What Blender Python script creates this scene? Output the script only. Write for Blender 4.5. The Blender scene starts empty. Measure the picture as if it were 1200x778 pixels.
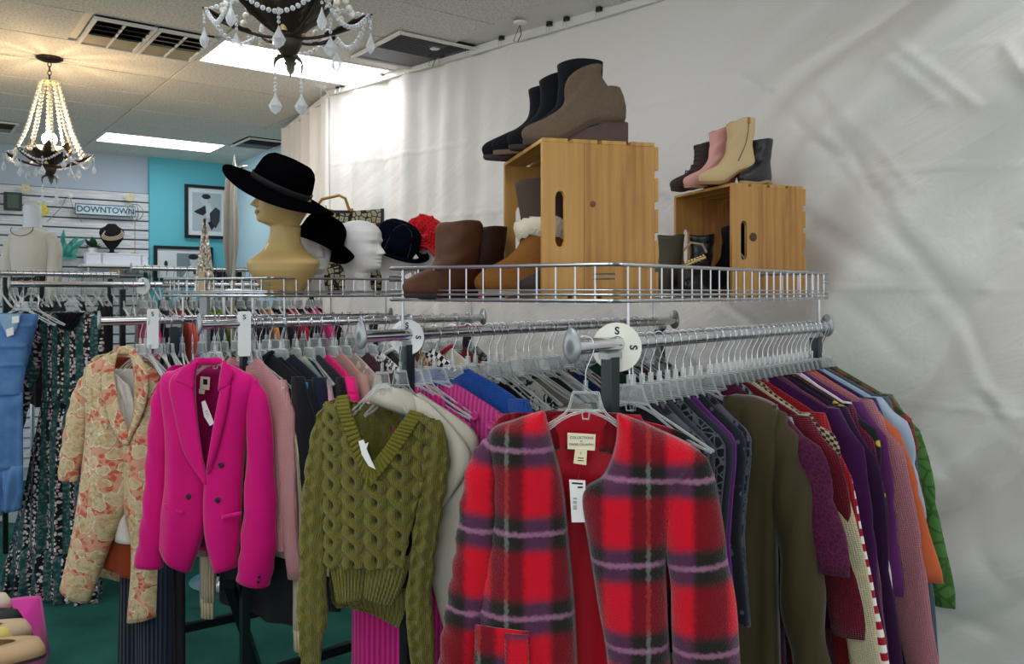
import bpy, math, random
from mathutils import Vector, Matrix, noise
random.seed(7)
PI = math.pi
S = bpy.context.scene
C = S.collection
# ------------------------------------------------------------------ camera
F = 950.0; EYE = 1.55; HOR = 342.0
cam = bpy.data.cameras.new('camera'); co = bpy.data.objects.new('camera', cam); C.objects.link(co)
co.location = (0, 0, EYE); co.rotation_euler = (PI/2, 0, 0)
cam.sensor_width = 36; cam.lens = 36*F/1200; cam.shift_y = -(389-HOR)/1200; cam.clip_start = .05
S.camera = co
# ------------------------------------------------------------------ world, exposure
w = bpy.data.worlds.new('world'); S.world = w; w.use_nodes = True
bg = w.node_tree.nodes['Background']; bg.inputs[0].default_value = (.93, .96, 1, 1); bg.inputs[1].default_value = 1.0
S.view_settings.view_transform = 'Standard'; S.view_settings.look = 'None'
S.view_settings.exposure = 0.8; S.view_settings.gamma = 1
PANEL = 4.6
CEIL = EYE+1.2
UR = Vector((.799, .602, 0)); VR = Vector((-.602, .799, 0))      # the room's own axes

# ------------------------------------------------------------------ materials
def lin(h):
    h = h.lstrip('#'); r = []
    for i in (0, 2, 4):
        c = int(h[i:i+2], 16)/255
        r.append(c/12.92 if c <= .04045 else ((c+.055)/1.055)**2.4)
    return (*r, 1)
class NT:
    def __init__(s, name):
        s.m = bpy.data.materials.new(name); s.m.use_nodes = True; s.t = s.m.node_tree
        s.b = s.t.nodes['Principled BSDF']
    def n(s, typ, **k):
        o = s.t.nodes.new(typ)
        for a, v in k.items(): setattr(o, a, v)
        return o
    def l(s, a, b): s.t.links.new(a, b)
    def val(s, sock, v):
        if isinstance(v, (int, float, tuple)): sock.default_value = v
        else: s.l(v, sock)
    def math(s, op, a, b=0., c=None):
        o = s.n('ShaderNodeMath', operation=op); s.val(o.inputs[0], a); s.val(o.inputs[1], b)
        if c is not None: s.val(o.inputs[2], c)
        return o.outputs[0]
    def mix(s, f, a, b):
        o = s.n('ShaderNodeMix', data_type='RGBA'); s.val(o.inputs[0], f)
        s.val(o.inputs[6], lin(a) if isinstance(a, str) else a); s.val(o.inputs[7], lin(b) if isinstance(b, str) else b)
        return o.outputs[2]
    def uv(s, scale=(1, 1, 1), rot=0.):
        a = s.n('ShaderNodeAttribute', attribute_name='weave'); m = s.n('ShaderNodeMapping')
        m.inputs['Scale'].default_value = scale; m.inputs['Rotation'].default_value = (0, 0, rot)
        s.l(a.outputs['Vector'], m.inputs['Vector']); return m.outputs[0]
    def obj(s, scale=(1, 1, 1)):
        a = s.n('ShaderNodeTexCoord'); m = s.n('ShaderNodeMapping'); m.inputs['Scale'].default_value = scale
        s.l(a.outputs['Object'], m.inputs['Vector']); return m.outputs[0]
    def noise(s, vec, scale, det=3., dist=0.):
        o = s.n('ShaderNodeTexNoise'); s.l(vec, o.inputs['Vector']); o.inputs['Scale'].default_value = scale
        o.inputs['Detail'].default_value = det; o.inputs['Distortion'].default_value = dist; return o.outputs['Fac']
    def vor(s, vec, scale, feat='F1', out='Distance'):
        o = s.n('ShaderNodeTexVoronoi', feature=feat); s.l(vec, o.inputs['Vector']); o.inputs['Scale'].default_value = scale
        return o.outputs[out]
    def wave(s, vec, scale, d='X', dist=0., prof='SIN'):
        o = s.n('ShaderNodeTexWave', bands_direction=d, wave_profile=prof); s.l(vec, o.inputs['Vector'])
        o.inputs['Scale'].default_value = scale; o.inputs['Distortion'].default_value = dist; return o.outputs['Fac']
    def step(s, v, lo, hi):
        o = s.n('ShaderNodeMapRange', interpolation_type='SMOOTHSTEP'); s.val(o.inputs[0], v)
        o.inputs[1].default_value = lo; o.inputs[2].default_value = hi; return o.outputs[0]
    def xyz(s, vec):
        o = s.n('ShaderNodeSeparateXYZ'); s.l(vec, o.inputs[0]); return o.outputs
    def bump(s, h, st, dist=.002):
        o = s.n('ShaderNodeBump'); o.inputs['Strength'].default_value = st; o.inputs['Distance'].default_value = dist
        s.l(h, o.inputs['Height']); s.l(o.outputs[0], s.b.inputs['Normal'])
    def fin(s, col=None, rough=.8, metal=0., sheen=0., spec=.3, emit=None, es=0.):
        if col is not None: s.val(s.b.inputs['Base Color'], lin(col) if isinstance(col, str) else col)
        s.b.inputs['Roughness'].default_value = rough; s.b.inputs['Metallic'].default_value = metal
        s.b.inputs['Specular IOR Level'].default_value = spec
        if sheen: s.b.inputs['Sheen Weight'].default_value = sheen; s.b.inputs['Sheen Roughness'].default_value = .4
        if emit: s.b.inputs['Emission Color'].default_value = lin(emit); s.b.inputs['Emission Strength'].default_value = es
        return s.m
_mc = {}
def plain(col, rough=.6, metal=0., spec=.4, grain=0., gs=60., var=0.):
    k = ('p', col, rough, metal, spec, grain, gs, var)
    if k in _mc: return _mc[k]
    t = NT('surface_'+col.strip('#')); c = col
    if grain or var:
        nz = t.noise(t.obj(), gs, 4.)
        if grain: t.bump(nz, grain, .003)
        if var: c = t.mix(t.math('MULTIPLY', nz, var), col, '#000000')
    _mc[k] = t.fin(c, rough, metal, 0, spec); return _mc[k]
def cloth(col, kind='plain', col2='#ffffff', rough=.85, sheen=.15, sc=1.):
    k = ('c', col, kind, col2, rough, sheen, sc)
    if k in _mc: return _mc[k]
    t = NT('fabric_'+kind); c = col; u = t.uv()
    if kind == 'plain':
        nz = t.noise(u, 420., 2.); t.bump(nz, .25, .001)
        c = t.mix(t.math('MULTIPLY', t.noise(u, 9., 3.), .22), col, '#000000')
    elif kind == 'knit':
        a = t.wave(u, 55*sc, 'X'); b = t.wave(u, 75*sc, 'Y', 1.5); h = t.math('MULTIPLY', a, b)
        t.bump(h, .8, .003); c = t.mix(t.math('MULTIPLY', t.math('SUBTRACT', 1., h), .3), col, '#000000')
    elif kind == 'rib':
        a = t.wave(u, 30*sc, 'X'); t.bump(a, .8, .004); c = t.mix(t.math('MULTIPLY', t.math('SUBTRACT', 1., a), .45), col, '#000000')
    elif kind == 'stripe':
        c = t.mix(t.step(t.wave(u, 12*sc, 'Y'), .45, .55), col, col2)
    elif kind == 'vstripe':
        c = t.mix(t.step(t.wave(u, 14*sc, 'X'), .6, .7), col, col2)
    elif kind == 'dots':
        c = t.mix(t.step(t.vor(u, 45*sc), .22, .32), col2, col)
    elif kind == 'print':
        c = t.mix(t.step(t.noise(u, 38*sc, 3., 1.2), .47, .53), col, col2)
    elif kind == 'lace':
        d = t.vor(u, 60*sc, 'DISTANCE_TO_EDGE'); c = t.mix(t.step(d, .05, .12), col2, col); t.bump(d, .5, .002)
    elif kind == 'check':
        o = t.n('ShaderNodeTexChecker'); t.l(t.uv((1, 1, 0), .5), o.inputs['Vector']); o.inputs['Scale'].default_value = 60*sc
        o.inputs[1].default_value = lin(col); o.inputs[2].default_value = lin(col2); c = o.outputs[0]
    elif kind == 'tartan':
        x = t.step(t.wave(u, 9*sc, 'X'), .4, .6); y = t.step(t.wave(u, 9*sc, 'Y'), .4, .6)
        c = t.mix(t.math('MULTIPLY', t.math('ADD', x, y), .5), col, col2)
    elif kind == 'bands':
        o = t.n('ShaderNodeValToRGB'); o.color_ramp.interpolation = 'EASE'
        z = t.math('SUBTRACT', -.1, t.xyz(u)[1]); f = t.math('FRACT', t.math('MULTIPLY', t.math('ADD', z, t.math('MULTIPLY', t.noise(u, 30.), .03)), 2.6*sc))
        cols = ['#d8cfae', '#6f8b87', '#c792a6', '#50543a', '#c8a771', '#4a3850']
        e = o.color_ramp.elements; e[0].color = lin(cols[0]); e[1].color = lin(cols[5]); e[1].position = .9
        for i in range(1, 5): q = e.new(i/5.5); q.color = lin(cols[i])
        t.l(f, o.inputs[0]); c = o.outputs[0]; t.bump(t.noise(u, 160., 4.), 1., .006)
    _mc[k] = t.fin(c, rough, 0, sheen, .2); return _mc[k]
def chrome(col='#d4d6da', rough=.18):
    k = ('ch', col, rough)
    if k not in _mc: _mc[k] = NT('chrome').fin(col, rough, 1.)
    return _mc[k]
def glassy(name, tint, fac, rough=.08):
    t = NT(name); out = t.t.nodes['Material Output']; tr = t.n('ShaderNodeBsdfTransparent'); mx = t.n('ShaderNodeMixShader')
    tr.inputs[0].default_value = (.97, .98, .98, 1); fr = t.n('ShaderNodeLayerWeight'); fr.inputs[0].default_value = .45
    t.l(t.math('ADD', t.math('MULTIPLY', fr.outputs['Facing'], 1-fac), fac), mx.inputs[0])
    t.l(tr.outputs[0], mx.inputs[1]); t.l(t.b.outputs[0], mx.inputs[2]); t.l(mx.outputs[0], out.inputs[0])
    t.fin(tint, rough, 0, 0, .9); return t.m
CLEAR = glassy('clear_plastic', '#e6ebe8', .17, .1)
FILM = glassy('clear_plastic_film', '#c9d0d0', .07, .05)
CRYSTAL = glassy('crystal', '#eef0f2', .3, .03)
PEARL = plain('#efe6d4', .25, 0, .7)
def wood(c1='#be8e4c', c2='#a5743a', rot=0):
    k = ('w', c1, c2, rot)
    if k in _mc: return _mc[k]
    t = NT('pine_wood'); u = t.obj((14, 14, 1.6) if rot == 0 else (14, 1.6, 14))
    a = t.noise(u, 1.1, 3., 1.0); f = t.wave(u, .9, 'X', 6.0); g = t.noise(t.obj((120, 120, 6)), 1., 2.)
    m = t.math('ADD', t.math('MULTIPLY', a, .55), t.math('ADD', t.math('MULTIPLY', f, .1), t.math('MULTIPLY', g, .35)))
    t.bump(m, .12, .001); _mc[k] = t.fin(t.mix(t.step(m, .3, .85), c1, c2), .45, 0, 0, .35); return _mc[k]
BLACK = plain('#121316', .5); WHITE = plain('#e9e7e2', .6); GOLD = plain('#a07a2e', .35, .9)

# ------------------------------------------------------------------ mesh helper
def sm(x): x = max(0., min(1., x)); return x*x*(3-2*x)
def lerp(a, b, t): return a+(b-a)*t
def crom(pts, t):                    # smooth curve through points, t in 0..1
    n = len(pts)-1; x = max(0., min(1., t))*n; i = min(int(x), n-1); f = x-i
    p1, p2 = pts[i], pts[i+1]; p0 = pts[i-1] if i else [2*a-b for a, b in zip(p1, p2)]
    p3 = pts[i+2] if i+2 <= n else [2*b-a for a, b in zip(p1, p2)]
    return [.5*(2*b+(c-a)*f+(2*a-5*b+4*c-d)*f*f+(3*b-a-3*c+d)*f**3) for a, b, c, d in zip(p0, p1, p2, p3)]
def plin(tab, x):                    # piecewise linear table of rows (x, a, b, ...)
    if x <= tab[0][0]: return tab[0][1:]
    for p, q in zip(tab, tab[1:]):
        if x <= q[0]:
            f = (x-p[0])/(q[0]-p[0]); return [lerp(a, b, f) for a, b in zip(p[1:], q[1:])]
    return tab[-1][1:]
class MB:
    def __init__(s): s.v = []; s.f = []; s.u = []
    def add(s, v, f, u=None):
        k = len(s.v); s.v += [tuple(p) for p in v]; s.f += [tuple(i+k for i in q) for q in f]
        s.u += u if u else [(p[0], p[2], 0) for p in v]; return s
    def box(s, c, d, M=None):
        x, y, z = d[0]/2, d[1]/2, d[2]/2; vs = []
        for a in (-1, 1):
            for b in (-1, 1):
                for e in (-1, 1):
                    p = Vector((a*x, b*y, e*z)); p = (M @ p) if M else p; vs.append(p+Vector(c))
        return s.add(vs, [(0, 1, 3, 2), (4, 6, 7, 5), (0, 4, 5, 1), (2, 3, 7, 6), (0, 2, 6, 4), (1, 5, 7, 3)])
    def grid(s, fn, nu, nv):
        vs = []; us = []
        for j in range(nv+1):
            for i in range(nu+1):
                r = fn(i/nu, j/nv)
                if len(r) == 2: vs.append(r[0]); us.append((r[1][0], r[1][1], 0))
                else: vs.append(r); us.append((r[0], r[2], 0))
        w = nu+1
        return s.add(vs, [(j*w+i, j*w+i+1, (j+1)*w+i+1, (j+1)*w+i) for j in range(nv) for i in range(nu)], us)
    def rings(s, R, closed=True, cap0=False, cap1=False, U=None):
        n = len(R[0]); vs = [p for r in R for p in r]; fs = []; m = n if closed else n-1
        for j in range(len(R)-1):
            for i in range(m): fs.append((j*n+i, j*n+(i+1) % n, (j+1)*n+(i+1) % n, (j+1)*n+i))
        if cap0: fs.append(tuple(range(n-1, -1, -1)))
        if cap1: k = (len(R)-1)*n; fs.append(tuple(k+i for i in range(n)))
        return s.add(vs, fs, U)
    def tube(s, pts, r, n=8, closed=False, caps=True, flat=1., up=None):
        P = [Vector(p) for p in pts]; R = []; m = len(P); U = []; L = 0.; nrm = None
        for i in range(m):
            a = P[i-1] if (i or closed) else P[0]; b = P[(i+1) % m] if (i+1 < m or closed) else P[-1]
            t = (b-a); t = t.normalized() if t.length > 1e-9 else Vector((0, 0, 1))
            if up is not None: nrm = Vector(up)
            elif nrm is None: nrm = Vector((0, 0, 1)) if abs(t.z) < .9 else Vector((1, 0, 0))
            nrm = (nrm-t*nrm.dot(t)); nrm = nrm.normalized() if nrm.length > 1e-6 else t.orthogonal().normalized(); q = t.cross(nrm)
            rr = r[i] if isinstance(r, (list, tuple)) else r
            if i: L += (P[i]-P[i-1]).length
            R.append([P[i]+nrm*(rr*flat*math.cos(2*PI*k/n))+q*(rr*math.sin(2*PI*k/n)) for k in range(n)])
            U += [(2*PI*k/n*rr, L, 0) for k in range(n)]
        if closed: R.append(R[0]); U += U[:n]
        return s.rings(R, True, caps and not closed, caps and not closed, U)
    def lathe(s, prof, n=20, M=None, c=(0, 0, 0)):
        R = []
        for r, z in prof:
            ring = [Vector((r*math.cos(2*PI*k/n), r*math.sin(2*PI*k/n), z)) for k in range(n)]
            R.append([(M @ p if M else p)+Vector(c) for p in ring])
        return s.rings(R, True, prof[0][0] > 1e-6, prof[-1][0] > 1e-6)
    def ball(s, c, r, n=8, m=6, sc=(1, 1, 1)):
        return s.rings([[Vector((c[0]+r*sc[0]*math.sin(PI*j/m)*math.cos(2*PI*k/n), c[1]+r*sc[1]*math.sin(PI*j/m)*math.sin(2*PI*k/n),
                    c[2]+r*sc[2]*math.cos(PI*j/m))) for k in range(n)] for j in range(m+1)])
    def prism(s, poly, y0, y1, M=None):     # polygon in x,z extruded along y
        n = len(poly); vs = [Vector((p[0], y0, p[1])) for p in poly]+[Vector((p[0], y1, p[1])) for p in poly]
        if M: vs = [M @ v for v in vs]
        return s.add(vs, [tuple(range(n)), tuple(range(2*n-1, n-1, -1))]+[(i, i+n, (i+1) % n+n, (i+1) % n) for i in range(n)])
    def mesh(s, name, mat, smooth):
        me = bpy.data.meshes.new(name); me.from_pydata(s.v, [], s.f)
        at = me.attributes.new('weave', 'FLOAT_VECTOR', 'POINT'); at.data.foreach_set('vector', [x for u in s.u for x in u])
        if smooth:
            me.polygons.foreach_set('use_smooth', [True]*len(me.polygons))
            if smooth != 'all': me.set_sharp_from_angle(angle=.7)
        me.materials.append(mat); me.update(); return me
    def build(s, name, mat, parent=None, smooth=True, solid=0, bevel=0, sub=0, world=False):
        o = bpy.data.objects.new(name, s.mesh(name, mat, smooth)); C.objects.link(o)
        if parent:
            o.parent = parent
            if world: o.matrix_parent_inverse = mw(parent).inverted()
        if bevel: m = o.modifiers.new('bevel', 'BEVEL'); m.width = bevel; m.segments = 2
        if sub: m = o.modifiers.new('sub', 'SUBSURF'); m.levels = m.render_levels = sub
        if solid: m = o.modifiers.new('solid', 'SOLIDIFY'); m.thickness = solid; m.offset = 0
        return o
def mw(o):
    m = o.matrix_parent_inverse @ o.matrix_basis
    return mw(o.parent) @ m if o.parent else o.matrix_basis.copy()
def tag(o, label, cat, group=None):
    o['label'] = label; o['category'] = cat
    if group: o['group'] = group
    return o
def thing(name, label, cat, loc=(0, 0, 0), rz=0., group=None):
    o = bpy.data.objects.new(name, None); C.objects.link(o); o.location = loc; o.rotation_euler = (0, 0, rz); o.empty_display_size = .05
    return tag(o, label, cat, group)
def struct(o): o['kind'] = 'structure'; return o
def copy_tree(o, parent=None):
    c = o.copy(); C.objects.link(c)
    if parent: c.parent = parent
    for ch in list(o.children): copy_tree(ch, c)
    return c
def piece(name, me, parent, loc, rz=0.):
    o = bpy.data.objects.new(name, me); C.objects.link(o); o.parent = parent; o.location = loc; o.rotation_euler = (0, 0, rz); return o
def text(name, s, size, mat, parent, M, bold=.0):
    cu = bpy.data.curves.new(name, 'FONT'); cu.body = s; cu.size = size; cu.align_x = 'CENTER'; cu.align_y = 'CENTER'; cu.extrude = .0004; cu.offset = bold
    t = bpy.data.objects.new('t', cu); C.objects.link(t); dg = bpy.context.evaluated_depsgraph_get()
    me = bpy.data.meshes.new_from_object(t.evaluated_get(dg)); bpy.data.objects.remove(t); me.transform(M); me.materials.clear(); me.materials.append(mat)
    o = bpy.data.objects.new(name, me); C.objects.link(o); o.parent = parent; return o
def W(px, py, d): return Vector(((px-600)/F*d, d, EYE-(py-HOR)/F*d))
def frame3(ex, ey, o=(0, 0, 0)):       # matrix whose x,y axes are ex,ey (horizontal) and z up
    ex = Vector(ex); ey = Vector(ey); ez = ex.cross(ey); M = Matrix((ex, ey, ez)).transposed().to_4x4(); M.translation = Vector(o); return M
# ------------------------------------------------------------------ floor, ceiling, walls
t = NT('green_carpet'); nz = t.noise(t.obj(), 260., 4.); t.bump(nz, .6, .006)
CARPET = t.fin(t.mix(t.step(t.math('ADD', t.math('MULTIPLY', nz, .6), t.math('MULTIPLY', t.noise(t.obj(), 3., 3.), .4)), .3, .7), '#16443f', '#37756b'), .95, 0, 0, .1)
struct(MB().box((0, 3, -.03), (16, 16, .06)).build('floor', CARPET, smooth=False))
t = NT('acoustic_tile'); nz = t.noise(t.obj(), 90., 4.); t.bump(nz, .5, .004)
TILE = t.fin(t.mix(t.step(nz, .35, .6), '#d0cbc2', '#e9e5dc'), .9, 0, 0, .1)
GRID = plain('#dcd9d2', .5)
LAMP = NT('lit_diffuser').fin('#ffffff', .5, 0, 0, .2, '#f4f8ff', PANEL)
ceiling = struct(MB().box((-1, 3, CEIL+.05), (14, 16, .08)).build('ceiling', GRID, smooth=False))
CO = Vector((-1.653, 4.2, CEIL)); RZC = math.atan2(UR.y, UR.x); TA, TB = .93, .465
def CP(a, b, z=0.): return CO+UR*a+VR*b+Vector((0, 0, z))
def seen(p, m=120):
    if p.y < .5: return False
    x = 600+F*p.x/p.y; y = HOR-F*(p.z-EYE)/p.y
    return -m < x < 1200+m and -m < y < 778+m
def tile_mesh(wd, dp): 
    b = MB().box((0, 0, .005), (wd-.012, dp-.012, .012)); return b.mesh('ceiling_tile', TILE, False)
TM = tile_mesh(TA, TB); LIGHTS = [(0, -1), (0, 5), (-1, -5), (-2, -7), (-4, -7), (-3, -1), (-2, -12), (0, -12), (-3, 5), (-4, -9), (-2, -9), (1, -9)]  # beyond the visible pair, unseen panels added to brighten racks and curtain
SKIP = {(0, -1), (0, 5), (-1, -1), (1, 4)}
for i in range(-4, 5):
    for j in range(-5, 9):
        c = CP((i+.5)*TA, (j+.5)*TB)
        if (i, j) in LIGHTS or (i, j) in SKIP or not seen(c): continue
        if c.x > -1.2 and c.y > 3.0+(1.208-c.x)/1.07: continue
        piece('ceiling_tile', TM, ceiling, c-Vector((0, 0, 0)), RZC)
piece('ceiling_tile', tile_mesh(.36, TB), ceiling, CP(-.75, -.5*TB), RZC)
ll = {(0, -1): 'long white lit ceiling panel behind the nearer crystal chandelier', (0, 5): 'long white lit ceiling panel far back above the teal wall'}
for k, (i, j) in enumerate(LIGHTS):
    L = thing('ceiling_light', ll.get((i, j), 'added lit ceiling panel out of view, brightening the racks and curtain'), 'ceiling light', CP((i+.5)*TA, (j+.5)*TB), RZC, None if (i, j) in ll else 'added ceiling panels out of the picture')
    MB().box((0, 0, .004), (TA-.05, TB-.05, .006)).build('diffuser', LAMP, L, False)
    b = MB()
    for s in (-1, 1): b.box((s*(TA/2-.0125), 0, .003), (.025, TB, .014)); b.box((0, s*(TB/2-.0125), .003), (TA-.05, .025, .014))
    b.build('frame', GRID, L, False)
DUCT = plain('#1c1a19', .8); LOUV = plain('#a59c86', .55); VDARK = plain('#4c4641', .6)
def vent(a, b, wa, wb, label, mats, nslat=6):
    V = thing('ceiling_vent', label, 'vent', CP(a, b, -.012), RZC)
    m = MB()
    for s in (-1, 1): m.box((s*(wa/2-.008), 0, .0), (.016, wb, .012)); m.box((0, s*(wb/2-.008), .0), (wa-.032, .016, .012))
    m.box((0, 0, 0), (.008, wb-.03, .01)); m.build('frame', GRID, V, False)
    MB().box((0, 0, .02), (wa-.02, wb-.02, .01)).build('backing', DUCT, V, False)
    for k in range(nslat):
        y = -wb/2+.016+(k+.5)*(wb-.032)/nslat
        o = MB().box((0, 0, 0), (wa-.03, (wb-.032)/nslat*.92, .003), Matrix.Rotation(.35 if k < nslat*.55 else -.1, 3, 'X')).build('slat', mats[0] if k < nslat*.55 else mats[1], V, False)
        o.location = (0, y, .006)
vent(-.41, -.5*TB, .26, .455, 'left square ceiling return vent with dark slats, next to the beaded chandelier canopy', (VDARK, LOUV))
vent(-.145, -.5*TB, .26, .455, 'tan slatted ceiling vent touching the left end of the lit panel', (LOUV, LOUV))
vent(1.25, 4.5*TB, .62, .44, 'dark ceiling vent far back beside the distant lit panel', (plain('#5e6670', .6),)*2)
vent(-.74, 5.5*TB, .4, .45, 'dark vent at the left picture edge behind the beaded chandelier', (VDARK, plain('#7d8480', .6)))
vent(1.1, -.83, .98, .5, 'grey ribbed ceiling grille tucked above the curtain top', (plain('#6f6d73', .5),)*2, 26)
# back of the shop: slatted wall, teal wall, pale side wall
B0 = Vector((-3.25, 7.24, 0)); BN = Vector((.602, -.799, 0)); RZB = RZC
def BW(px, py, off=0.):               # a point on the back wall plane
    r = Vector(((px-600)/F, 1, -(py-HOR)/F)); o = B0+BN*off-Vector((0, 0, 0)); k = o.dot(BN)/r.dot(BN); return r*k+Vector((0, 0, EYE))
def Bm(p): return frame3(UR, VR, p)
BLUEGREY = plain('#b6c2d0', .7, 0, .2, .1, 30.); TEAL = plain('#66bfce', .65, 0, .25, .08, 40.); PALE = plain('#b9d8e2', .7, 0, .2)
wall = struct(MB().box((0, 0, 0), (4.4, .1, CEIL+.1)).build('wall_back', BLUEGREY, smooth=False))
wall.location = B0-UR*2.2-BN*.05+Vector((0, 0, (CEIL+.1)/2)); wall.rotation_euler = (0, 0, RZB)
t = NT('whitewashed_slat'); nz = t.noise(t.obj((6, 40, 60)), 1.5, 4.)
SLAT = t.fin(t.mix(t.step(nz, .4, .65), '#cfd3d8', '#e6e6e6'), .6)
ztop = BW(172, 227).z; sh = .083; sme = MB().box((0, 0, 0), (2.2, .02, sh-.014)).mesh('slat', SLAT, False)
lower = MB().box((0, 0, 0), (2.2, .006, 2)).build('slat_backing', plain('#5b6069', .8), None, False)
lower.parent = wall; lower.location = (2.2-1.1, -.053, ztop-1.0-(CEIL+.1)/2)
for k in range(28): piece('slat', sme, wall, (1.1, -.066, ztop-(k+.5)*sh-(CEIL+.1)/2))
tw = struct(MB().box((0, 0, 0), (1.02, .16, CEIL+.1)).build('wall_teal', TEAL, smooth=False))
tw.location = B0+UR*.51-BN*.02+Vector((0, 0, (CEIL+.1)/2)); tw.rotation_euler = (0, 0, RZB)
cr = BW(276, 300, .06); cr.z = 0; sd = Vector((.57, -.82, 0)).normalized()
swl = struct(MB().box((0, 0, 0), (3.2, .1, CEIL+.1)).build('wall_right', PALE, smooth=False))
swl.location = cr+sd*1.6+Vector((.04, .03, (CEIL+.1)/2)); swl.rotation_euler = (0, 0, math.atan2(sd.y, sd.x))
# ------------------------------------------------------------------ the curtain wall
KN = Vector((-1, -1.07, 0)).normalized(); CTOP = 1.185; KX, KY, KT = 1.208, 2.71, 2.145
def KP(t): return Vector((KX-1.07*t, KY+t, 0))
def crease(x, z, x0, z0, x1, z1, wd):
    dx, dz = x1-x0, z1-z0; q = ((x-x0)*dx+(z-z0)*dz)/(dx*dx+dz*dz); q = max(0, min(1, q))
    d = math.hypot(x-x0-dx*q, z-z0-dz*q); return math.exp(-(d/wd)**2)
CR = []
for k in range(90):
    x0 = random.uniform(-1.2, 1.2); z0 = random.uniform(-1.2, .9); a = random.uniform(.75, 1.25); l = random.uniform(.15, .8)
    CR.append((x0, z0, x0-l*math.cos(a), z0-l*math.sin(a), random.uniform(.008, .03), random.choice((-1, 1))*random.uniform(.005, .016)))
SHEET = NT('cotton_sheet'); nz = SHEET.noise(SHEET.obj(), 26., 5., .6); m2 = SHEET.n('ShaderNodeMapping'); m2.inputs['Scale'].default_value = (15, 2.2, 1); SHEET.l(SHEET.uv((1, 1, 1), .95), m2.inputs['Vector']); nz2 = SHEET.noise(m2.outputs[0], 1., 5., .8); SHEET.bump(SHEET.math('ADD', SHEET.math('MULTIPLY', nz, .3), nz2), .4, .016)
SHEET = SHEET.fin('#e2ded8', .75, 0, .1, .25)
def cur(s, v):
    t = -1.1+s*(KT+1.1); z = lerp(CTOP-.005, -EYE+.02, v); p = KP(t)
    left = sm((t-.6)/.9); right = 1-sm((t-.1)/.7)
    d = left*(.014*math.sin(24*t+1.2*math.sin(3*t)+.35*z)+.007*math.sin(61*t+2*math.sin(1.1*z)))
    q = t*.82+z*.50                            # slanting folds towards the right
    n = noise.noise(Vector((t*1.3, z*1.1, 2.)))
    d += right*(.11*math.sin(8.5*q+2.2*n)+.045*math.sin(21*q+3*n+1)+.012*math.sin(47*q+4*n))*(.35+.65*sm((.9-t-.25*z)/1.4))+right*.075*(abs(math.sin(11*q+3.5*n+.8))-.6)*sm((.75-t)/.6)*(.3+.7*sm(.5+1.3*noise.noise(Vector((q*2, (t*.5-z*.82)*.8, 7)))))+right*.022*math.sin(34*q+6*n)*(.2+.8*sm(.5+1.6*noise.noise(Vector((q*3, (t*.5-z*.82)*1.1, 3)))))
    d += .006*math.sin(13*t-1.2*z)
    for x0, z0, x1, z1, wd, am in CR:
        if abs(t-(x0+x1)/2) < .7: d += am*crease(t, z, x0, z0, x1, z1, wd)
    for zc in (.755, .395, .012, -.37): d += .005*math.exp(-((z-zc-.01*math.sin(3*t))/.006)**2)
    d += .012*noise.noise(Vector((t*6, z*5, 0)))
    lim = lerp(.3, .085, sm((t+.05)/.3))
    if d > 0: d = lim*math.tanh(d/lim)
    return p+KN*d+Vector((0, 0, EYE+z))
cu = MB().grid(cur, 330, 230).build('curtain', SHEET, None, 'all')
tag(cu, 'big white creased cotton sheet hung as a wall beside the racks', 'curtain')
kA = KP(KT); kB = Vector((-1.645, 5.86, 0))
def cur2(s, v):
    z = lerp(CTOP-.03, -EYE+.02, v); p = (kA-(kB-kA)*.03).lerp(kB, s)
    return p+Vector((-.9, -.5, 0)).normalized()*(.03*math.sin(30*s)+.012*math.sin(71*s+z))+Vector((-.012, 0, EYE+z))
tag(MB().grid(cur2, 90, 40).build('curtain', SHEET, None, 'all'), 'narrow pleated white sheet turning the corner at the far left end', 'curtain')
rodm = plain('#dedcd4', .5)
def bar(name, p, q, wd, ht, mat, parent=None, world=True):
    p = Vector(p); q = Vector(q); x = (q-p).normalized(); y = Vector((0, 0, 1)).cross(x).normalized(); z = x.cross(y)
    M = Matrix((x, y, z)).transposed(); return MB().box((p+q)/2, ((q-p).length, wd, ht), M).build(name, mat, parent, False, world=world)
r1 = bar('curtain_rail', KP(-1.1)+KN*.02+Vector((0, 0, EYE+CTOP+.0)), kA+KN*.02+Vector((0, 0, EYE+CTOP+.0)), .018, .036, rodm)
tag(r1, 'flat white rail carrying the big sheet along its top', 'curtain rail')
r2 = bar('curtain_rail', kA+KN*.02+Vector((0, 0, EYE+CTOP-.02)), kB+Vector((0, 0, EYE+CTOP-.02)), .018, .03, rodm)
tag(r2, 'short white rail over the pleated corner sheet', 'curtain rail')
def tpx(px): r = (px-600)/F; return (KX-r*KY)/(r+1.07)
clipm = MB().prism([(-.014, 0), (.014, 0), (.009, .02), (-.009, .02)], -.01, .012).mesh('clip_body', BLACK, False)
clipw = MB().tube([(-.007, -.012, 0), (-.009, -.014, -.03), (0, -.014, -.037), (.009, -.014, -.03), (.007, -.012, 0)], .0009, 5).mesh('clip_wire', chrome(), True)
for px in (402, 407, 454, 483, 524, 555, 594, 650, 670, 708):
    p = KP(tpx(px))+KN*.035+Vector((0, 0, EYE+CTOP+.006))
    o = thing('binder_clip', 'small black binder clip gripping the top of the white sheet', 'clip', p, math.atan2(KN.y, KN.x)+PI/2, 'binder clips along the curtain rail')
    piece('clip_body', clipm, o, (0, 0, 0)); piece('clip_wire', clipw, o, (0, 0, 0))
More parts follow.
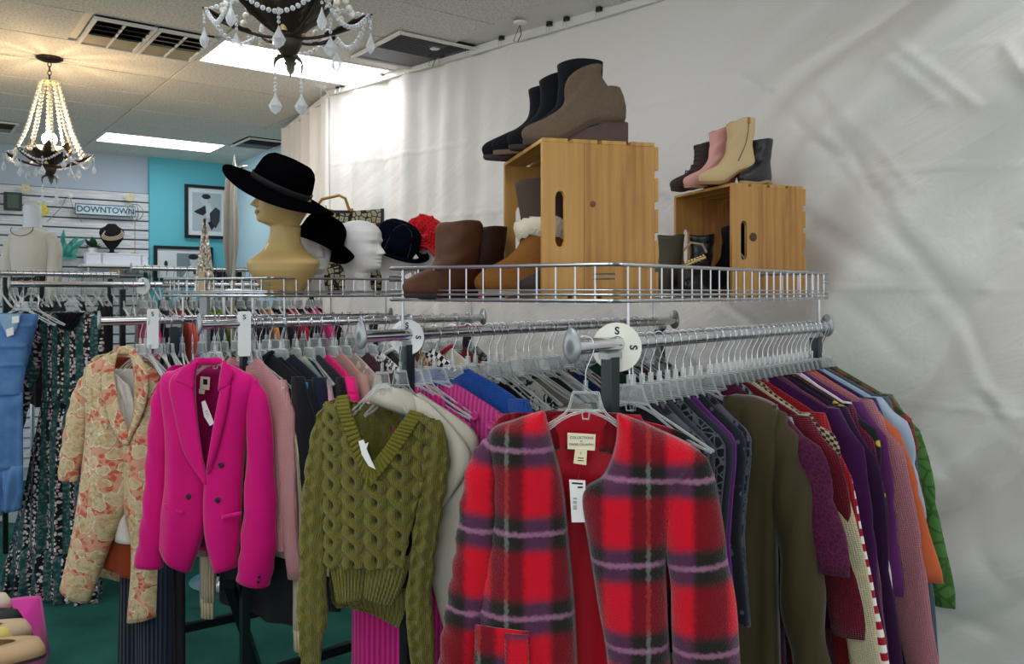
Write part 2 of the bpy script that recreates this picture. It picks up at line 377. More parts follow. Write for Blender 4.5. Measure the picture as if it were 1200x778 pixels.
for px, py, lab in ((512, 62, 'black cord hanging the curtain rail beside the ribbed grille'), (612, 32, 'black cord hanging the curtain rail above the black boots'), (368, 118, 'white cord with hook holding the rail at the curtain corner')):
    p = KP(tpx(max(px, 390)))+KN*.03; zz = EYE+CTOP-.02
    cp = W(px, py-22, 1140/(HOR-py+22)); cp = p.lerp(cp, .5); q_ = Vector((p.x-cp.x, p.y-cp.y, zz-CEIL)); o = thing('ceiling_hook', lab, 'hook', (cp.x, cp.y, CEIL-.001)); m = plain('#e4e2dc', .5) if px < 400 else BLACK
    MB().tube([(0, 0, 0), q_*.5+Vector((.01, 0, -.01)), q_], .0022, 6).build('cord', m, o); MB().lathe([(.03, 0), (.028, -.006), (.012, -.012), (0, -.013)], 16).build('ceiling_plate', WHITE, o)
    MB().tube([(0, 0, -.01), q_*.5+Vector((-.025, 0, -.04)), q_+Vector((-.012, 0, 0))], .0015, 5).build('cord', m, o)

# ------------------------------------------------------------------ racks
RZ = -.103
RL = {'A': (Vector((.111, 1.505, 0)), Vector((.935, 2.405, 0))), 'B': (Vector((-.348, 1.864, 0)), Vector((.583, 2.91, 0))),
      'C': (Vector((-.973, 2.52, 0)), Vector((-.116, 3.25, 0))), 'D': (Vector((-1.457, 2.86, 0)), Vector((-.519, 3.47, 0))),
      'E': (Vector((-2.42, 3.9, 0)), Vector((-1.13, 5.0, 0)))}
HZ = {'A': RZ, 'B': RZ, 'C': RZ, 'D': RZ, 'E': .038}
def RP(r, t, dz=0.): p = RL[r][0].lerp(RL[r][1], t); return Vector((p.x, p.y, EYE+HZ[r]+dz))
def RD(r): return (RL[r][1]-RL[r][0]).normalized()
def RX(r): d = RD(r); return Vector((d.y, -d.x, 0))        # to the right across the rail
CAPM = plain('#9ea3a3', .35, .6); DARKM = plain('#23282a', .35, .7); POST = plain('#343c3e', .3, .8)
def cap(r, t, s, parent):
    d = RD(r); M = Matrix((RX(r), d, Vector((0, 0, 1)))).transposed(); m = MB(); R = []
    for rr, y in ((.0, -.006), (.6, -.0055), (.92, -.003), (1, 0), (.92, .004), (.5, .007), (.44, .03)):
        R.append([M @ Vector((.021*rr*math.cos(a), y*s, (.03*rr*math.sin(a))*(1.25 if math.sin(a) > .7 and rr > .5 else 1)))+RP(r, t) for a in [2*PI*k/24 for k in range(24)]])
    m.rings(R, True, True, True).build('end_cap', CAPM, parent, 'all', world=True)
def rack(a, b, label, group=None, ends=.1):
    rs = [r for r in (a, b) if r]; mid = sum((RP(r, .5) for r in rs), Vector())/len(rs); mid.z = 0
    K = thing('clothing_rack', label, 'clothing rack', mid, 0, group)
    for r in rs:
        MB().tube([RP(r, 0), RP(r, 1)], .0145, 16).build('rail', chrome(), K, world=True)
        cap(r, 0, 1, K); cap(r, 1, -1, K)
        e0 = {'D': .22, 'C': .13}.get(r, ends)
        for t in (e0, .93):
            p = RP(r, t); M = Matrix((RX(r), RD(r), Vector((0, 0, 1)))).transposed()
            MB().box((p.x, p.y, (p.z-.02)/2), (.026, .026, p.z-.03), M).build('post', POST, K, False, world=True)
            MB().box((p.x, p.y, p.z-.022), (.022, .05, .012), M).build('bracket', CAPM, K, False, world=True)
        q0 = RP(r, e0); q1 = RP(r, .93); q0.z = q1.z = .3; bar('stretcher', q0, q1, .022, .03, DARKM, K)
    if b:
        for t in (ends, .93):
            p = RP(a, t); q = RP(b, t); p.z = q.z = .06; bar('base_bar', p+(p-q)*.15, q+(q-p)*.15, .03, .03, DARKM, K)
        p = RP(a, ends); q = RP(b, .5); p.z = .62; q.z = .06; bar('brace', p, q, .03, .03, DARKM, K)
    return K
rack('A', 'B', 'chrome double rail rack at the right under the wire basket of boots')
rack('C', 'D', 'chrome double rail rack behind the fuchsia blazer, under the basket of heads', ends=.085)
rack('E', None, 'single chrome rail at the far left holding the denim and floral dresses', ends=.3)

# ------------------------------------------------------------------ wire baskets
WIRE = chrome('#b9bbbe', .3)
def basket(c0, el, es, z0, h, sup, label):
    c0 = Vector(c0); el = Vector(el); es = Vector(es); Lz = el.length; Ls = es.length; base = c0+Vector((0, 0, z0))
    K = thing('wire_basket', label, 'basket', base); r = .0032
    cs = [Vector((0, 0, 0)), el, el+es, es]
    def loop(z, rr, name):
        pts = []
        for i in range(4):
            p = cs[i]; a = (cs[i-1]-p).normalized(); b = (cs[(i+1) % 4]-p).normalized()
            for k in range(5): f = k/4; pts.append(p+a*.018*(1-f)**2+b*.018*f**2+Vector((0, 0, z)))
        MB().tube(pts, rr, 8, True).build(name, WIRE, K)
    loop(h, .0042, 'top_rim'); loop(.004, .0045, 'bottom_rim'); loop(.016, .003, 'lower_rim'); loop(h*.33, .002, 'side_wire')
    up = MB().tube([(0, 0, -.002), (0, 0, h)], .0023, 6).mesh('upright_wire', WIRE, True)
    fl = MB().tube([(0, 0, .004), es+Vector((0, 0, .004))], .002, 5).mesh('floor_wire', WIRE, True)
    fr = MB().tube([(0, 0, .002), el+Vector((0, 0, .002))], .003, 5).mesh('floor_rod', WIRE, True)
    n = int(Lz/.042)
    for k in range(1, n):
        piece('upright_wire', up, K, el*(k/n)); piece('upright_wire', up, K, el*(k/n)+es); piece('floor_wire', fl, K, el*(k/n))
    n = int(Ls/.045)
    for k in range(1, n):
        piece('upright_wire', up, K, es*(k/n)); piece('upright_wire', up, K, es*(k/n)+el)
        if k % 3 == 0: piece('floor_rod', fr, K, es*(k/n))
    for i, p in enumerate(cs):
        q = p+(cs[i-1]-p).normalized()*.05; hz = (.02*h/.077)
        for zz in (h*.62, h*.75): MB().tube([p+Vector((0, 0, zz)), q+Vector((0, 0, zz))], .002, 5).build('corner_wire', WIRE, K)
    for r_, t in sup:
        p = RP(r_, t, .013)-base; MB().tube([(p.x, p.y, 0), (p.x, p.y, p.z), p+RX(r_)*.016+Vector((0, 0, -.012))], .0035, 8).build('support_hook', WIRE, K)
    return K
basket((.206, 1.609, 0), Vector((.741, .811, 0)), Vector((-.5, .316, 0)), EYE-.022, .077, (('A', .15), ('A', .95), ('B', .09), ('B', .9)), 'wire basket shelf with crates and boots on top of the right rack')
basket((-.793, 2.673, 0), Vector((.80, .68, 0)), Vector((-.49, .30, 0)), EYE-.018, .064, (('C', .25), ('C', .95), ('D', .25), ('D', .98)), 'wire basket shelf holding the mannequin heads and hats')

# ------------------------------------------------------------------ size markers
def disc(r, t, R, labs, label, col='#e9e6d6', yaw=.55):
    p = RP(r, t, -.007); D = thing('size_disc', label, 'size marker', p, math.atan2(RX(r).y, RX(r).x)+yaw)
    prof = []; n = 48
    m = MB(); ring = lambda rr, y: [Vector((rr*math.cos(2*PI*k/n), y, rr*math.sin(2*PI*k/n))) for k in range(n)]
    m.rings([[v+Vector((0, 0, .007)) for v in ring(.0155, .0015)], [v+Vector((0, 0, .007)) for v in ring(.0155, -.0015)], ring(R, -.0015), ring(R, .0015), [v+Vector((0, 0, .007)) for v in ring(.0155, .0015)]]).build('disc', plain(col, .4), D)
    for s, a in labs:
        M = Matrix.Translation((R*.66*math.cos(a), -.002, R*.66*math.sin(a))) @ Matrix.Rotation(PI/2, 4, 'X') @ (Matrix.Rotation(-PI/2 if abs(a) < .3 else 0, 4, 'Z'))
        text('letter', s, R*.42, BLACK, D, M, .0006)
disc('A', .118, .049, (('S', 1.55), ('S', 0), ('S', -1.55)), 'round cream size S disc on the nearest rail beside the plaid coat')
disc('B', .1, .043, (('S', 1.55), ('S', 0), ('S', -1.55)), 'round white size S disc above the olive sweater', '#e6e6e2')
disc('E', .36, .045, (('S', 1.5),), 'round white size disc on the far left rail above the dresses', '#d9e3e0')
def plate(r, t, label):
    p = RP(r, t); D = thing('size_plate', label, 'size marker', p, .25)
    pts = [(.022*math.cos(a)*(1 if abs(math.cos(a)) < 2 else 1), .05) for a in (0,)]
    m = MB(); o = []
    for cx, cz, a0 in ((.012, .033, 0), (-.012, .033, 90), (-.012, -.095, 180), (.012, -.095, 270)):
        for k in range(5): a = math.radians(a0+k*22.5); o.append((cx+.008*math.cos(a), cz+.008*math.sin(a)))
    m.prism(o, -.022, -.019).build('plate', plain('#d8dbd8', .4), D, False)
    text('letter', 'S', .022, BLACK, D, Matrix.Translation((0, -.023, .022)) @ Matrix.Rotation(PI/2, 4, 'X'), .0004)
    MB().tube([(0, -.02, -.005), (0, .0, .016), (0, .016, 0)], .002, 6).build('clip', chrome(), D)
plate('C', .13, 'upright white size S plate on the rail above the fuchsia blazer')
plate('D', .16, 'upright white size S plate on the rail above the brocade jacket')
# ------------------------------------------------------------------ hangers
def hanger_proto():
    wire = MB().tube([crom([(-.0165, 0, .006), (-.013, 0, .0155), (0, 0, .0195), (.015, 0, .0135), (.0195, 0, 0), (.016, 0, -.016), (.006, 0, -.034), (0, 0, -.05), (0, 0, -.075)], k/24) for k in range(25)], .0016, 6)
    b = MB().box((0, 0, -.076), (.011, .008, .022))
    lp = [(-.03, 0, -.088), (.03, 0, -.088), (.046, 0, -.122), (-.046, 0, -.122)]
    b.tube(lp, .003, 6, True)
    for s in (-1, 1):
        b.tube([crom([(s*.03, 0, -.088), (s*.045, 0, -.125), (s*.10, 0, -.155), (s*.185, 0, -.197)], k/8) for k in range(9)], .003, 6)
        b.tube([crom([(0, 0, -.122), (s*.05, 0, -.136), (s*.12, 0, -.178), (s*.18, 0, -.2)], k/8) for k in range(9)], .003, 6)
    b.tube([(-.01, 0, -.122), (-.007, 0, -.138), (.007, 0, -.138), (.01, 0, -.122)], .002, 5)
    film = MB().prism([(-.028, -.09), (.028, -.09), (.043, -.12), (-.043, -.12)], -.0008, .0008)
    return wire.mesh('hook', chrome('#b9bcc0', .25), True), b.mesh('body', CLEAR, True), film.mesh('window', FILM, False)
HK, HBODY, HFILM = hanger_proto(); HB0 = None
RN = {'A': 'nearest right rail', 'B': 'second right rail', 'C': 'rail behind the fuchsia blazer', 'D': 'rail behind the brocade jacket', 'E': 'far left rail'}
def hanger(r, t, yaw=0., label=None, dz=0., pos=None, sx=1.):
    global HB0
    lab = label or 'clear plastic hanger with steel hook among those on the '+RN[r]
    rz = math.atan2(RX(r).y, RX(r).x)+yaw if r else yaw; p = pos or RP(r, t, dz)
    if HB0 is None:
        o = thing('hanger', lab, 'hanger', p, rz); piece('hook', HK, o, (0, 0, 0)); b = piece('body', HBODY, o, (0, 0, 0)); piece('window', HFILM, b, (0, 0, 0)); HB0 = o
    else:
        o = copy_tree(HB0); o.location = p; o.rotation_euler = (0, 0, rz); o['label'] = lab
        if 'group' in o: del o['group']
    if not label: o['group'] = 'hangers on the '+RN[r]
    o.scale = (sx, 1, 1)
    return o
# ------------------------------------------------------------------ garments packed on the rails
def garment(r, t, name, label, cat, mat, w=.2, hem=-.75, sl=(.55, .09, .05), th=.013, yaw=None, group=None, neck=.065, cuff=None, collar=None, top=-.106, hang=True, shift=0.):
    rz = math.atan2(RX(r).y, RX(r).x)+(random.uniform(-.09, .09) if yaw is None else yaw); o = thing(name, label, cat, RP(r, t), rz, group)
    if hang: hanger(r, t, rz-math.atan2(RX(r).y, RX(r).x), sx=min(1., w/.2))
    n = 36; k1 = random.uniform(18, 34); ph = random.uniform(0, 6); k2 = random.uniform(40, 60); R = []; U = []
    lv = [(top, neck), (top-.008, neck+.012), (top-.03, w*.55), (top-.055, w*.78), (top-.073, w*.93), (top-.09, w), (top-.13, w*1.0), (top-.2, w*.95), (top-.3, w*.9)]
    m = 10
    for i in range(1, m+1): z = lerp(top-.3, hem, i/m); lv.append((z, w*lerp(.9, 1.02, i/m)))
    for z, ww in lv:
        f = sm((top-.06-z)/.4); a = .0075*f; q = []
        tt = th*(.35+.65*sm((top-z)/.12))
        for k in range(n):
            c = math.cos(2*PI*k/n); s = math.sin(2*PI*k/n); x = ww*math.copysign(abs(c)**.75, c)
            y = tt*math.copysign(abs(s)**.6, s)+a*math.sin(k1*x+ph+1.5*z)+a*.4*math.sin(k2*x+ph*2)
            zz = z+(.006*math.sin(k1*x+ph) if z == hem else 0)-(.035 if s < 0 else .012)*max(0, 1-abs(x)/(neck+.01))*(1 if z > top-.02 else 0)
            q.append(Vector((x+shift*f, y, zz))); U.append((x+(0 if s < 0 else .5), z, 0))
        R.append(q)
    MB().rings(R, True, U=U).build('body', mat, o, 'all')
    if collar:
        MB().tube([(neck*1.02*math.cos(a), .012*math.sin(a), top+.004-(.035 if math.sin(a) < 0 else .012)*max(0, 1-abs(math.cos(a)))) for a in [2*PI*k/20 for k in range(20)]], .007, 7, True).build('collar', collar, o)
    if sl:
        ln, fl, wd = sl
        for s in (-1, 1):
            R = []; U = []; n2 = 16; b = random.uniform(-.008, .008)
            for i in range(15):
                f = i/14; x = s*(w*.90+.02*sm(f*6)+fl*f**.8+.0035*math.sin(11*f+ph)*sm(f*3)); z = top-.078-ln*f-(0 if f else -.012)
                ww = wd*(.42+.58*sm(f*6))*(1-.3*f)*(1-.12*math.exp(-((f-.5)/.05)**2)); y = -.004+b*f+.006*math.sin(5*f+ph)
                if f > .95: ww *= .92
                R.append([Vector((x+ww*math.cos(2*PI*k/n2), y+th*1.15*math.sin(2*PI*k/n2)*(1+.25*math.sin(9*f+k)), z+.2*s*ww*math.cos(2*PI*k/n2)*0)) for k in range(n2)])
                U += [(ww*math.cos(2*PI*k/n2)*1.2, z, 0) for k in range(n2)]
            sv = MB().rings(R, True, True, True, U).build('sleeve', mat, o, 'all')
            if cuff:
                rr = [R[-1], R[-1], R[-1]]; q = []; cx = sum((v for v in R[-1]), Vector())/n2
                for dz, sc_ in ((0.01, 1.04), (-.02, .95), (-.055, .95)): q.append([cx+(v-cx)*sc_+Vector((s*fl*.06, 0, dz)) for v in R[-1]])
                MB().rings(q, True, True, True).build('cuff', cuff, sv, 'all')
    return o
def row(r, items):
    for t, name, lab, cat, mat, kw in items:
        o = garment(r, t, name, lab, cat, mat, **kw)
        if name == 'blue_collar_jacket': MB().grid(lambda a, b: Vector((lerp(.1, .235, a), -.0185-.004*math.sin(PI*a), lerp(-.14, -.19, a)+.012-b*(.075-.02*a))), 10, 6).build('shoulder_panel', cloth('#2c7fb0'), o, 'all', solid=.003)
        if name == 'buttoned_sweater':
            for k in range(3): MB().lathe([(0, .004), (.006, .0035), (.009, .005), (.011, .003), (.011, 0)], 14, Matrix.Rotation(PI/2, 3, 'X'), (.085+.045*k, -.019, -.178-.018*k)).build('button', plain('#c93a86', .4), o)
K = cloth
# rail A: the packed row running to the sheet
dark = [('#1b1c22', 'plain'), ('#26262e', 'print'), ('#3a3d45', 'plain'), ('#15161a', 'lace'), ('#2c2f3a', 'plain'), ('#60206e', 'plain'), ('#22242c', 'dots'), ('#1d2130', 'print')]
dl = ['black satin camisole just behind the round cream S disc', 'black and white printed top behind the round cream S disc', 'grey sleeveless top showing through clear hangers right of the disc', 'black lace top right of the round cream S disc', 'charcoal sleeveless top left of the olive velvet top',
      'violet sleeveless top peeking out left of the olive velvet top', 'black dotted top close behind the grey sleeveless top', 'navy printed top just left of the olive velvet top']
for k, (c, kd) in enumerate(dark):
    garment('A', .165+k*.027, 'sleeveless_top', dl[k], 'top', K(c, kd, '#5a5b64'), w=.15, hem=-.6, sl=None, top=-.118, neck=.045)
row('A', [
 (.425, 'trimmed_top', 'plum top with white lace edging right behind the olive velvet top', 'top', K('#46122f', 'lace', '#551c3c', sc=1.6), dict(w=.185, hem=-.9, sl=(.3, .1, .055))),
 (.452, 'striped_blouse', 'grey and black slanted stripe blouse low behind the plum top', 'blouse', K('#2a2a30', 'vstripe', '#8b8c94', sc=1.4), dict(w=.185, hem=-.95, sl=(.8, .06, .05))),
 (.476, 'sweater', 'dark crimson sweater next to the long cream sleeve', 'sweater', K('#6d0d22', 'knit'), dict(w=.212, hem=-.85, sl=(.45, .08, .055))),
 (.5, 'cardigan', 'long cream knit cardigan hanging between the crimson and red tops', 'cardigan', K('#d6c8a2', 'knit'), dict(w=.205, hem=-.95, sl=(.92, .2, .045))),
 (.525, 'check_shirt', 'black and tan checked shirt whose shoulder shows above the red sweater', 'shirt', K('#2b2320', 'check', '#a8977f', sc=2.2), dict(w=.19, hem=-.7, sl=(.2, .05, .05))),
 (.548, 'sweater', 'bright red sweater in the middle of the right row', 'sweater', K('#a80f1c', 'knit'), dict(w=.222, hem=-.9, sl=(.85, .09, .05))),
 (.575, 'striped_cardigan', 'red and white striped cardigan sleeve behind the bright red sweater', 'cardigan', K('#efe7dd', 'stripe', '#a3182a', sc=.8), dict(w=.19, hem=-.85, sl=(.78, .17, .03), top=-.13)),
 (.6, 'blouse', 'magenta purple blouse behind the bright red sweater', 'blouse', K('#3c0d42'), dict(w=.215, hem=-.7, sl=(.5, .07, .05))),
 (.625, 'fringed_sweater', 'dusty mauve sweater with a fringed edge beside the striped cardigan', 'sweater', K('#7c4656', 'knit'), dict(w=.2, hem=-.95, sl=(.9, .13, .035))),
 (.65, 'velvet_top', 'deep plum velvet top with long sleeve', 'top', K('#2c0c32'), dict(w=.215, hem=-.8, sl=(.72, .1, .055))),
 (.675, 'printed_blouse', 'black printed blouse with small yellow spots between purple tops', 'blouse', K('#1c1a20', 'dots', '#c8b23c', sc=.6), dict(w=.21, hem=-.75, sl=(.3, .05, .05))),
 (.7, 'sweater', 'wine coloured sweater before the lilac sleeve', 'sweater', K('#6a1238', 'knit'), dict(w=.215, hem=-.8, sl=(.5, .06, .05))),
 (.722, 'white_blouse', 'white blouse with only a thin cuffed sleeve showing', 'blouse', K('#dcd8d4'), dict(w=.2, hem=-.8, sl=(.68, .1, .03))),
 (.745, 'blouse', 'orchid purple satin blouse next to the pink sweatshirt', 'blouse', K('#5c245e'), dict(w=.215, hem=-.8, sl=(.45, .06, .055))),
 (.77, 'sweatshirt', 'dusty pink sweatshirt with ribbed cuffs in the right row', 'sweatshirt', K('#c07d86', 'knit'), dict(w=.22, hem=-.85, sl=(.7, .13, .055), cuff=K('#b87480', 'rib'))),
 (.795, 'short_sleeve_top', 'orange short sleeved top just behind the pink sweatshirt', 'top', K('#c9633c'), dict(w=.21, hem=-.75, sl=(.42, .135, .05))),
 (.82, 'sweater', 'indigo sweater with its shoulder behind the pink sweatshirt', 'sweater', K('#2c2a6a', 'knit'), dict(w=.215, hem=-.95, sl=(.8, .08, .05))),
 (.845, 'denim_shirt', 'pale blue shirt with an open white collar near the far end of the right row', 'shirt', K('#a9b9cc'), dict(w=.22, hem=-.7, sl=(.3, .07, .055))),
 (.87, 'jacket', 'slate grey jacket with a long sleeve at the far end of the right row', 'jacket', K('#5b6672', 'knit'), dict(w=.22, hem=-.95, sl=(.85, .11, .055))),
 (.9, 'tartan_shirt', 'dark green and red tartan shirt behind the slate jacket', 'shirt', K('#26351f', 'tartan', '#8a3a34'), dict(w=.225, hem=-.7, sl=(.3, .05, .05))),
 (.925, 'quilted_jacket', 'moss green quilted jacket last on the right row, against the sheet', 'jacket', K('#4d7a3c', 'lace', '#38602c', sc=.5), dict(w=.22, hem=-.7, sl=(.52, .12, .055)))])
for t in (.155, .955, .97): hanger('A', t, random.uniform(-.2, .2))
# rail B
row('B', [
 (.13, 'purple_dress', 'purple knit dress whose skirt hangs below the olive sweater', 'dress', K('#7a3584', 'knit'), dict(w=.15, hem=-1.12, sl=None, yaw=.5, top=-.15)),
 (.11, 'cable_dress', 'hot pink cable knit dress hanging long below the olive sweater', 'dress', K('#d42a84', 'rib', sc=.8), dict(w=.17, hem=-1.15, sl=None, yaw=.42, top=-.14)),
 (.165, 'buttoned_sweater', 'bright pink buttoned cable sweater shoulder in front of the blue sweater', 'sweater', K('#e0489a', 'rib', sc=.9), dict(w=.225, hem=-.75, sl=(.5, .03, .05), top=-.122, yaw=.22)),
 (.21, 'sweater', 'cobalt blue sweater with hood shoulder between pink sweater and hangers', 'sweater', K('#1c56b0', 'knit'), dict(w=.235, hem=-.8, sl=(.5, .05, .06), top=-.09, neck=.055, th=.02, yaw=.1))])
bt = [('#191a20', 'lace', 'black and white lace blouse behind the cobalt sweater'), ('#101014', 'plain', 'plain black top under yellowed clear hangers'), ('#d8d6d0', 'print', 'white and black speckled blouse behind the cobalt sweater'),
      ('#16181c', 'print', 'black floral blouse in the middle of the second right rail'), ('#b9b09a', 'knit', 'oatmeal knit in the middle of the second right rail'), ('#23242c', 'plain', 'charcoal cardigan in the middle of the second right rail'),
      ('#d9d9da', 'stripe', 'grey and white striped top before the navy one'), ('#1c2c58', 'plain', 'navy top with a white tag left of the clear trapezoid hanger'), ('#8d1a2c', 'knit', 'dark red sweater far along the second right rail'),
      ('#17392f', 'plain', 'bottle green jacket raised above the yellowed hangers'), ('#7d7666', 'print', 'taupe patterned blouse far along the second right rail'), ('#1a2038', 'plain', 'midnight blue jacket behind the round S disc'),
      ('#2a2b30', 'knit', 'graphite sweater behind the round S disc'), ('#4a3a34', 'plain', 'brown suede jacket near the far end of the second right rail'), ('#1d1d22', 'plain', 'black jacket close to the far end of the second right rail'),
      ('#c8bfae', 'knit', 'beige sweater at the far end of the second right rail'), ('#2c3550', 'tartan', 'blue checked shirt last on the second right rail')]
for k, (c, kd, lb) in enumerate(bt):
    garment('B', .27+k*.039, 'top' if k % 2 else 'blouse', lb, 'top', K(c, kd, '#1b1b1f' if kd == 'print' and c[1] in 'd7' else '#c9c6c0', sc=1.), w=random.uniform(.185, .21), hem=-.75, sl=(.4, .06, .05), top=-.10 if k == 9 else -.135)
for k in range(8): hanger('B', .25+k*.08, random.uniform(-.15, .15))
# rail C
row('C', [
 (.13, 'knit_cardigan', 'pale pink knit cardigan right behind the fuchsia blazer', 'cardigan', K('#e0a0a0', 'knit'), dict(w=.18, hem=-.7, sl=(.6, .03, .04), yaw=.33)),
 (.155, 'ribbed_sweater', 'oatmeal ribbed sweater whose cuffs hang under the fuchsia blazer', 'sweater', K('#c3b193', 'rib'), dict(w=.2, hem=-.74, sl=(.67, .03, .05), top=-.2, yaw=.3, cuff=K('#c9b795', 'rib'))),
 (.175, 'coat', 'black wool coat with high collar behind the pale pink cardigan', 'coat', K('#121218'), dict(w=.225, hem=-.95, sl=(.7, .03, .06), yaw=.22, top=-.095, collar=K('#121218'))),
 (.205, 'blue_collar_jacket', 'dark jacket with a bright blue shoulder panel', 'jacket', K('#10141c'), dict(w=.23, hem=-.9, sl=(.68, .03, .06), yaw=.16)),
 (.245, 'coat', 'navy wool coat between the blue shoulder panel and the furry sweater', 'coat', K('#141a2c'), dict(w=.24, hem=-.95, sl=(.7, .04, .06), top=-.10, th=.02, yaw=.1)),
 (.29, 'furry_sweater', 'fuzzy sweater in cream, green, mauve and tan bands', 'sweater', K('#d8cfae', 'bands'), dict(w=.235, hem=-.75, sl=(.58, .06, .06), th=.018)),
 (.33, 'cardigan', 'black cardigan between the fuzzy banded sweater and hot pink jacket', 'cardigan', K('#15151a', 'knit'), dict(w=.23, hem=-.8, sl=(.6, .05, .05))),
 (.365, 'jacket', 'hot pink puffy jacket shoulder on the rail behind the fuchsia blazer', 'jacket', K('#e51f78', 'lace', '#c9125f', sc=.4), dict(w=.24, hem=-.75, sl=(.6, .05, .06), th=.018)),
 (.41, 'suede_jacket', 'dusty rose suede jacket right of the hot pink jacket', 'jacket', K('#b78a80'), dict(w=.235, hem=-.8, sl=(.6, .05, .06), top=-.1)),
 (.455, 'studded_jacket', 'taupe jacket with pale studded edge beside the dusty rose one', 'jacket', K('#b09a8c', 'dots', '#d9cfc0', sc=.7), dict(w=.23, hem=-.8, sl=(.6, .05, .06))),
 (.5, 'sweater', 'maroon sweater right of the taupe studded jacket', 'sweater', K('#4a1426', 'knit'), dict(w=.225, hem=-.8, sl=(.6, .05, .05))),
 (.545, 'printed_blouse', 'white blouse with black script print', 'blouse', K('#e6e2da', 'print', '#1a1a1e'), dict(w=.235, hem=-.8, sl=(.5, .04, .05))),
 (.59, 'cardigan', 'black knit with white edging beside the script print blouse', 'cardigan', K('#141416', 'knit'), dict(w=.22, hem=-.8, sl=(.5, .05, .05), collar=K('#e4e0d8'))),
 (.64, 'sweater', 'beige sweater left of the houndstooth coat', 'sweater', K('#b5a48e', 'knit'), dict(w=.235, hem=-.8, sl=(.5, .05, .06))),
 (.685, 'leopard_blouse', 'tan leopard spotted blouse left of the houndstooth coat', 'blouse', K('#bda584', 'print', '#4a3826', sc=1.3), dict(w=.23, hem=-.8, sl=(.5, .05, .05))),
 (.74, 'houndstooth_coat', 'black and white houndstooth coat above the olive sweater', 'coat', K('#16161a', 'check', '#e9e7e2', sc=.9), dict(w=.25, hem=-.8, sl=(.5, .06, .06), th=.02)),
 (.82, 'jacket', 'cream jacket with red piping behind the houndstooth coat', 'jacket', K('#d8ccb8'), dict(w=.23, hem=-.8, sl=(.5, .05, .05), collar=K('#b3182a'))),
 (.88, 'cardigan', 'dark red cardigan at the far end behind the houndstooth coat', 'cardigan', K('#7d1522', 'knit'), dict(w=.22, hem=-.8, sl=(.5, .05, .05))),
 (.93, 'sweater', 'grey patterned sweater last on the rail behind the fuchsia blazer', 'sweater', K('#8d8a86', 'print', '#2a2a2e'), dict(w=.22, hem=-.8, sl=(.5, .05, .05)))])
for k in range(9): hanger('C', .15+k*.09, random.uniform(-.2, .2))
# rail D
dt = [('#16181c', 'black satin top between the brocade jacket and fuchsia blazer'), ('#1a1c20', 'black cotton top half hidden by the fuchsia blazer shoulder'), ('#20242c', 'charcoal knit top behind the clear hangers left of the blazer'), ('#17191e', 'matte black shirt under the white S plate'),
      ('#5c1a2a', 'wine top showing right of the brocade jacket rail plate'), ('#222a3a', 'dark navy top right of the wine one'), ('#d9d6cc', 'ivory blouse with ruffled front behind the blazer hanger'), ('#1d1d20', 'black jersey top in the middle of the brocade rail'), ('#3a2a44', 'aubergine top in the middle of the brocade rail'),
      ('#1b2a2a', 'dark green top toward the far end of the brocade rail'), ('#c7c2b8', 'pale grey top toward the far end of the brocade rail'), ('#2a1c1c', 'dark brown top at the far end of the brocade rail'), ('#8a8f96', 'mid grey top last on the brocade rail')]
for k, (c, lb) in enumerate(dt): garment('D', .19+k*.058, 'top', lb, 'top', K(c), w=random.uniform(.18, .21), hem=-.72, sl=(.35, .04, .05), top=-.14)
for k in range(24): hanger('D', .14+k*.035, random.uniform(-.2, .2))
garment('D', .135, 'jeans', 'dark navy trousers hanging low under the brocade jacket', 'trousers', K('#16202f', 'rib', sc=.5), w=.15, hem=-1.28, sl=None, top=-.3, neck=.12, yaw=.5)
garment('D', .21, 'trousers', 'black trousers hanging low behind the brocade jacket hem', 'trousers', K('#101218'), w=.16, hem=-1.25, sl=None, top=-.3, neck=.12)
# rail E
et = [('#b5205c', 'plain', 'magenta pink top right of the floral dress collar'), ('#26324a', 'plain', 'navy top right of the magenta one on the far left rail'), ('#e0584c', 'plain', 'coral top behind the brocade jacket rail'), ('#15161a', 'plain', 'black blazer shoulder with white hanger on the far left rail'),
      ('#2c4a44', 'plain', 'dark teal top with a lime edge on the far left rail'), ('#a9c83a', 'plain', 'lime green top beside the dark teal one'), ('#17181c', 'knit', 'black jumper with rounded shoulder on the far left rail'), ('#1b1c22', 'plain', 'black coat in the middle of the far left rail'),
      ('#14151a', 'plain', 'black velvet top left of the orange one'), ('#d98a48', 'plain', 'orange tan top left of the red one'), ('#20222a', 'plain', 'charcoal top between the orange and red tops'), ('#a81c30', 'plain', 'red top near the far end of the far left rail'),
      ('#1a1a1e', 'plain', 'black top at the far end of the far left rail'), ('#e23c8c', 'plain', 'hot pink top last on the far left rail'), ('#121216', 'plain', 'black hooded top at the far end of the far left rail')]
for k, (c, kd, lb) in enumerate(et): garment('E', .38+k*.042, 'top', lb, 'top', K(c, kd), w=random.uniform(.19, .22), hem=-.75, sl=(.4, .04, .05), top=-.13)
for k in range(22): hanger('E', .3+k*.031, random.uniform(-.25, .25))

